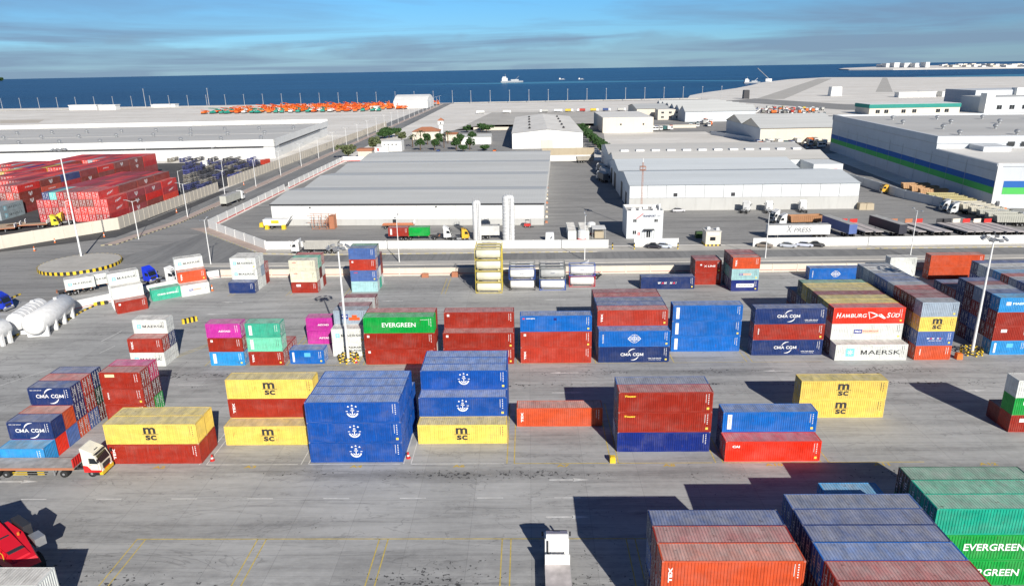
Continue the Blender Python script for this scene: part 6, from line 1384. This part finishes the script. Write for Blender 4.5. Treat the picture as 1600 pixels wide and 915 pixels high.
# red and orange fire posts and clutter along the right side of the warehouse
for k in range(16):
    o = cube_thing('stored_pallet', 'orange and rusty pallet load in the long row beside the warehouse', 'pallet load', (6.0+k*.27, 228+k*8.6, 0), (.8, 1.3, .55), ['tile_roof', 'cream_wall', 'tan_cloth', 'deck_steel'][k % 4], R(3), 'pallet loads beside the warehouse')
semi('grey tipper parked below the tan panel wall', at(918, 254), R(10), WH, 'tipper', 9, tractor_on=False, cat='trailer', name='tipper_trailer')
for k, (px, py) in enumerate(((940, 262), (945, 268), (941, 275), (948, 250))): semi('lorry in the shade of the warehouse gable, %s' % wn[k], at(px, py+8), R(100), WH, 'box', 8, cargo=WH if k % 2 else rgb(90, 95, 100))
for px, l_, y_ in ((1343, 'left', 325), (1354, 'right', 325)): cube_thing('wooden_crate', 'tan crate at the panelled warehouse corner, %s of two' % l_, 'crate', at(px+3, y_+2), (2.6, 2.4, 2.2), 'tan_cloth')
t = tractor('yellow tipper truck at the far end of the herring row', at(1388, 302), R(174), (.75, .42, .04, 1), sleeper=False)
b = MB(); b.box(-2.5, -2, 0, 2.5, 2, 2.2)
car('dark van parked in the shade along the striped warehouse', at(1445, 293), R(170), (.08, .1, .15, 1))
cube_thing('orange_plant', 'orange machine by the striped warehouse front', 'machine', at(1562, 331), (3.4, 2, 1.5), 'orange_paint'); cube_thing('white_unit', 'white machine unit by the striped warehouse front', 'machine', at(1562, 326), (2, 2, 2.6), 'white_metal')
# ships
def ship(px, py, L, label, fl=False):
    p = at(px, py, -2); t = thing('ship', label, 'ship', (p.x, p.y, -2), R(5)); b = MB(); h = L*.07
    b.prism([(-L/2, -L*.08), (L*.38, -L*.08), (L/2, 0), (L*.38, L*.08), (-L/2, L*.08)], -1, h); b.build('hull', 'paint', t, color=rgb(60, 90, 70) if fl else rgb(150, 155, 160))
    b = MB(); b.box(-L*.45, -L*.06, h, -L*.2, L*.06, h+L*.12); b.box(-L*.42, -L*.05, h+L*.12, -L*.26, L*.05, h+L*.18); b.build('bridge', 'white_metal', t)
    b = MB(); b.box(-L*.05, -L*.05, h, L*.3, L*.05, h+L*.06); b.cyl((L*.1, 0, h), (L*.32, 0, h+L*.2), L*.008, n=5); b.cyl((-L*.3, 0, h+L*.18), (-L*.3, 0, h+L*.3), L*.01, n=5); b.build('deck_gear', 'steel', t)
ship(800, 129, 75, 'white dredger with spray at sea, left of centre'); ship(878, 124.5, 24, 'tiny yellow workboat at sea, right of the dredger'); ship(908, 124.3, 22, 'tiny white boat right of the yellow workboat'); ship(1175, 130, 44, 'grey crane vessel moored at the sand spit')
t = thing('crawler_crane', 'white crane with raised jib on the sand spit', 'crane', at(1200, 127.5)[:]); b = MB(); b.box(-8, -5, 0, 8, 5, 7); b.build('body', 'white_metal', t); b = MB(); b.cyl((4, 0, 5), (-30, 0, 34), 1.0, n=5); b.build('jib', 'steel', t)
cube_thing('dark_kiosk', 'dark square kiosk standing on the bare shore', 'kiosk', at(1165, 154.5), (8, 8, 12), 'dark_metal'); cube_thing('white_cube_house', 'white cube shaped hut on the sandy flat', 'hut', at(1304, 150), (16, 12, 13), 'white_wall')
for k, (px, py, L) in enumerate(((1433, 152, 50), (1452, 151, 20), (1495, 151, 40), (1115, 165, 8), (130, 172, 40), (168, 172, 24), (255, 168, 36), (585, 172, 10))):
    b = MB(); b.box(-L/2, 0, 0, L/2, 12, 6 if k < 6 else 4); b.cur = 1; b.box(-L/2-.6, -.6, 6 if k < 6 else 4, L/2+.6, 12.6, 7 if k < 6 else 4.6); tag(b.build('site_cabin', ['white_wall', 'cream_roof'], None, at(px, py)[:]), 'low white site cabin, %s of the far scattered ones' % wn[k], 'cabin')

# ------------------------------------------------------------------ trees
def tree(px, py, r_, h, label, leaf='leaf', n=420, group='trees in the clinic garden', squash=1.0, trunk=.3):
    p = at(px, py); q = random.Random(int(px*7+py)); t = thing('tree', label, 'tree', p[:], 0, group)
    b = MB(); b.cyl((0, 0, 0), (0, 0, h*.6), .05*h, .025*h, 7)
    for k in range(5): a = q.uniform(0, 6.28); b.cyl((0, 0, h*trunk), (math.cos(a)*r_*.6, math.sin(a)*r_*.6, h*.75), .02*h, .008*h, 5)
    b.build('trunk', 'bark', t)
    b = MB(); clumps = [(q.gauss(0, .38), q.gauss(0, .38), q.uniform(-.75, .8), q.uniform(.35, .55)) for _ in range(12)]
    zc = h-(h*(1-trunk))/2; rz_ = h*(1-trunk)/2*squash
    for k in range(n):
        c_ = clumps[q.randrange(12)]; d = Vector((q.gauss(0, 1), q.gauss(0, 1), q.gauss(0, 1))).normalized()*c_[3]*q.uniform(.6, 1.05)
        v = Vector(((c_[0]+d.x)*r_, (c_[1]+d.y)*r_, zc+(c_[2]*.7+d.z)*rz_)); s = r_*q.uniform(.12, .24); x = Vector((q.gauss(0, 1), q.gauss(0, 1), q.gauss(0, 1))).normalized(); y = x.orthogonal().normalized()
        b.add([v-x*s, v+y*s*.7, v+x*s, v-y*s*.7], [(0, 1, 2, 3)])
    b.build('crown', leaf, t); return t
for i, (px, py, r_, h) in enumerate(((657, 235, 2.5, 7.5), (668, 226, 2.5, 7.5), (679, 235, 2.6, 7.5), (686, 227, 2.6, 8), (713, 234, 2.9, 8), (720, 227, 2.8, 8), (734, 234, 2.6, 7.5), (739, 225, 2.8, 8.5), (724, 237, 2.8, 4), (757, 236, 3, 3.5))):
    tree(px, py, r_, h, 'dark green rounded tree, %s from the left in the car park' % wn[i], group='round trees in the car park', n=800)
for i, (px, py, r_, h) in enumerate(((598, 217, 4.6, 6.6), (608, 216, 4.8, 7), (618, 214, 4.6, 6.6), (604, 212, 4.2, 6))): tree(px, py, r_, h, 'dense dark tree, %s in the roadside clump' % wn[i], n=520)
for i, (px, py, r_, h, l_) in enumerate(((588, 237, 4.6, 9, 'olive toned tree left of the clinic'), (545, 248, 5.2, 8, 'bushy olive tree alone beside the long road'), (628, 222, 3.2, 7, 'sparse tree between clump and tiled house'), (730, 207, 4, 5.5, 'dark tree behind the small brown roof'), (752, 205, 4, 6, 'low dark tree behind the long shed'), (760, 207, 5, 6, 'low dark tree at the shed end'))): tree(px, py, r_, h, l_, 'olive_leaf' if i < 3 else 'leaf', group=None, n=480)
for i in range(11):
    tree(908+i*3.6, 206+i*3.6, 3.6, 6.5, 'bright green tree, %s in the slanting row beside the cream shed' % wn[i], group='slanting tree row', n=380)
for i in range(6): tree(1540+i*5, 174, 8, 9, 'scrubby olive tree before the slate building, %s' % wn[i], 'olive_leaf', 240, 'scrub trees at far right')
tree(-3, 127, 42, 34, 'dark tree covered islet on the horizon at the far left edge', 'leaf', 700, None, 1.0, .05)
def palm(px, py, h, label):
    p = at(px, py); q = random.Random(px); t = thing('palm_tree', label, 'palm', p[:], 0, 'date palms'); b = MB(); b.cyl((0, 0, 0), (0, 0, h), .35, .22, 7); b.build('trunk', 'bark', t); b = MB()
    for k in range(22):
        a = k*.29*2+q.uniform(0, .3); up = q.uniform(.2, 1.2); pr_ = Vector((0, 0, h)); side = Vector((-math.sin(a), math.cos(a), 0))
        for s in range(5):
            nx = pr_+Vector((math.cos(a)*.8, math.sin(a)*.8, (up-s*.45)*.7)); w_ = .45*(1-s/5.5); b.add([pr_-side*w_, pr_+side*w_, nx+side*w_*.8, nx-side*w_*.8], [(0, 1, 2, 3)]); pr_ = nx
    b.build('crown', 'olive_leaf', t)
for i, (px, py, h) in enumerate(((658, 222, 7), (694, 231, 7.5), (645, 230, 7), (700, 224, 7))): palm(px, py, h, 'date palm, %s from the left near the tiled house' % wn[i])
print('DONE')
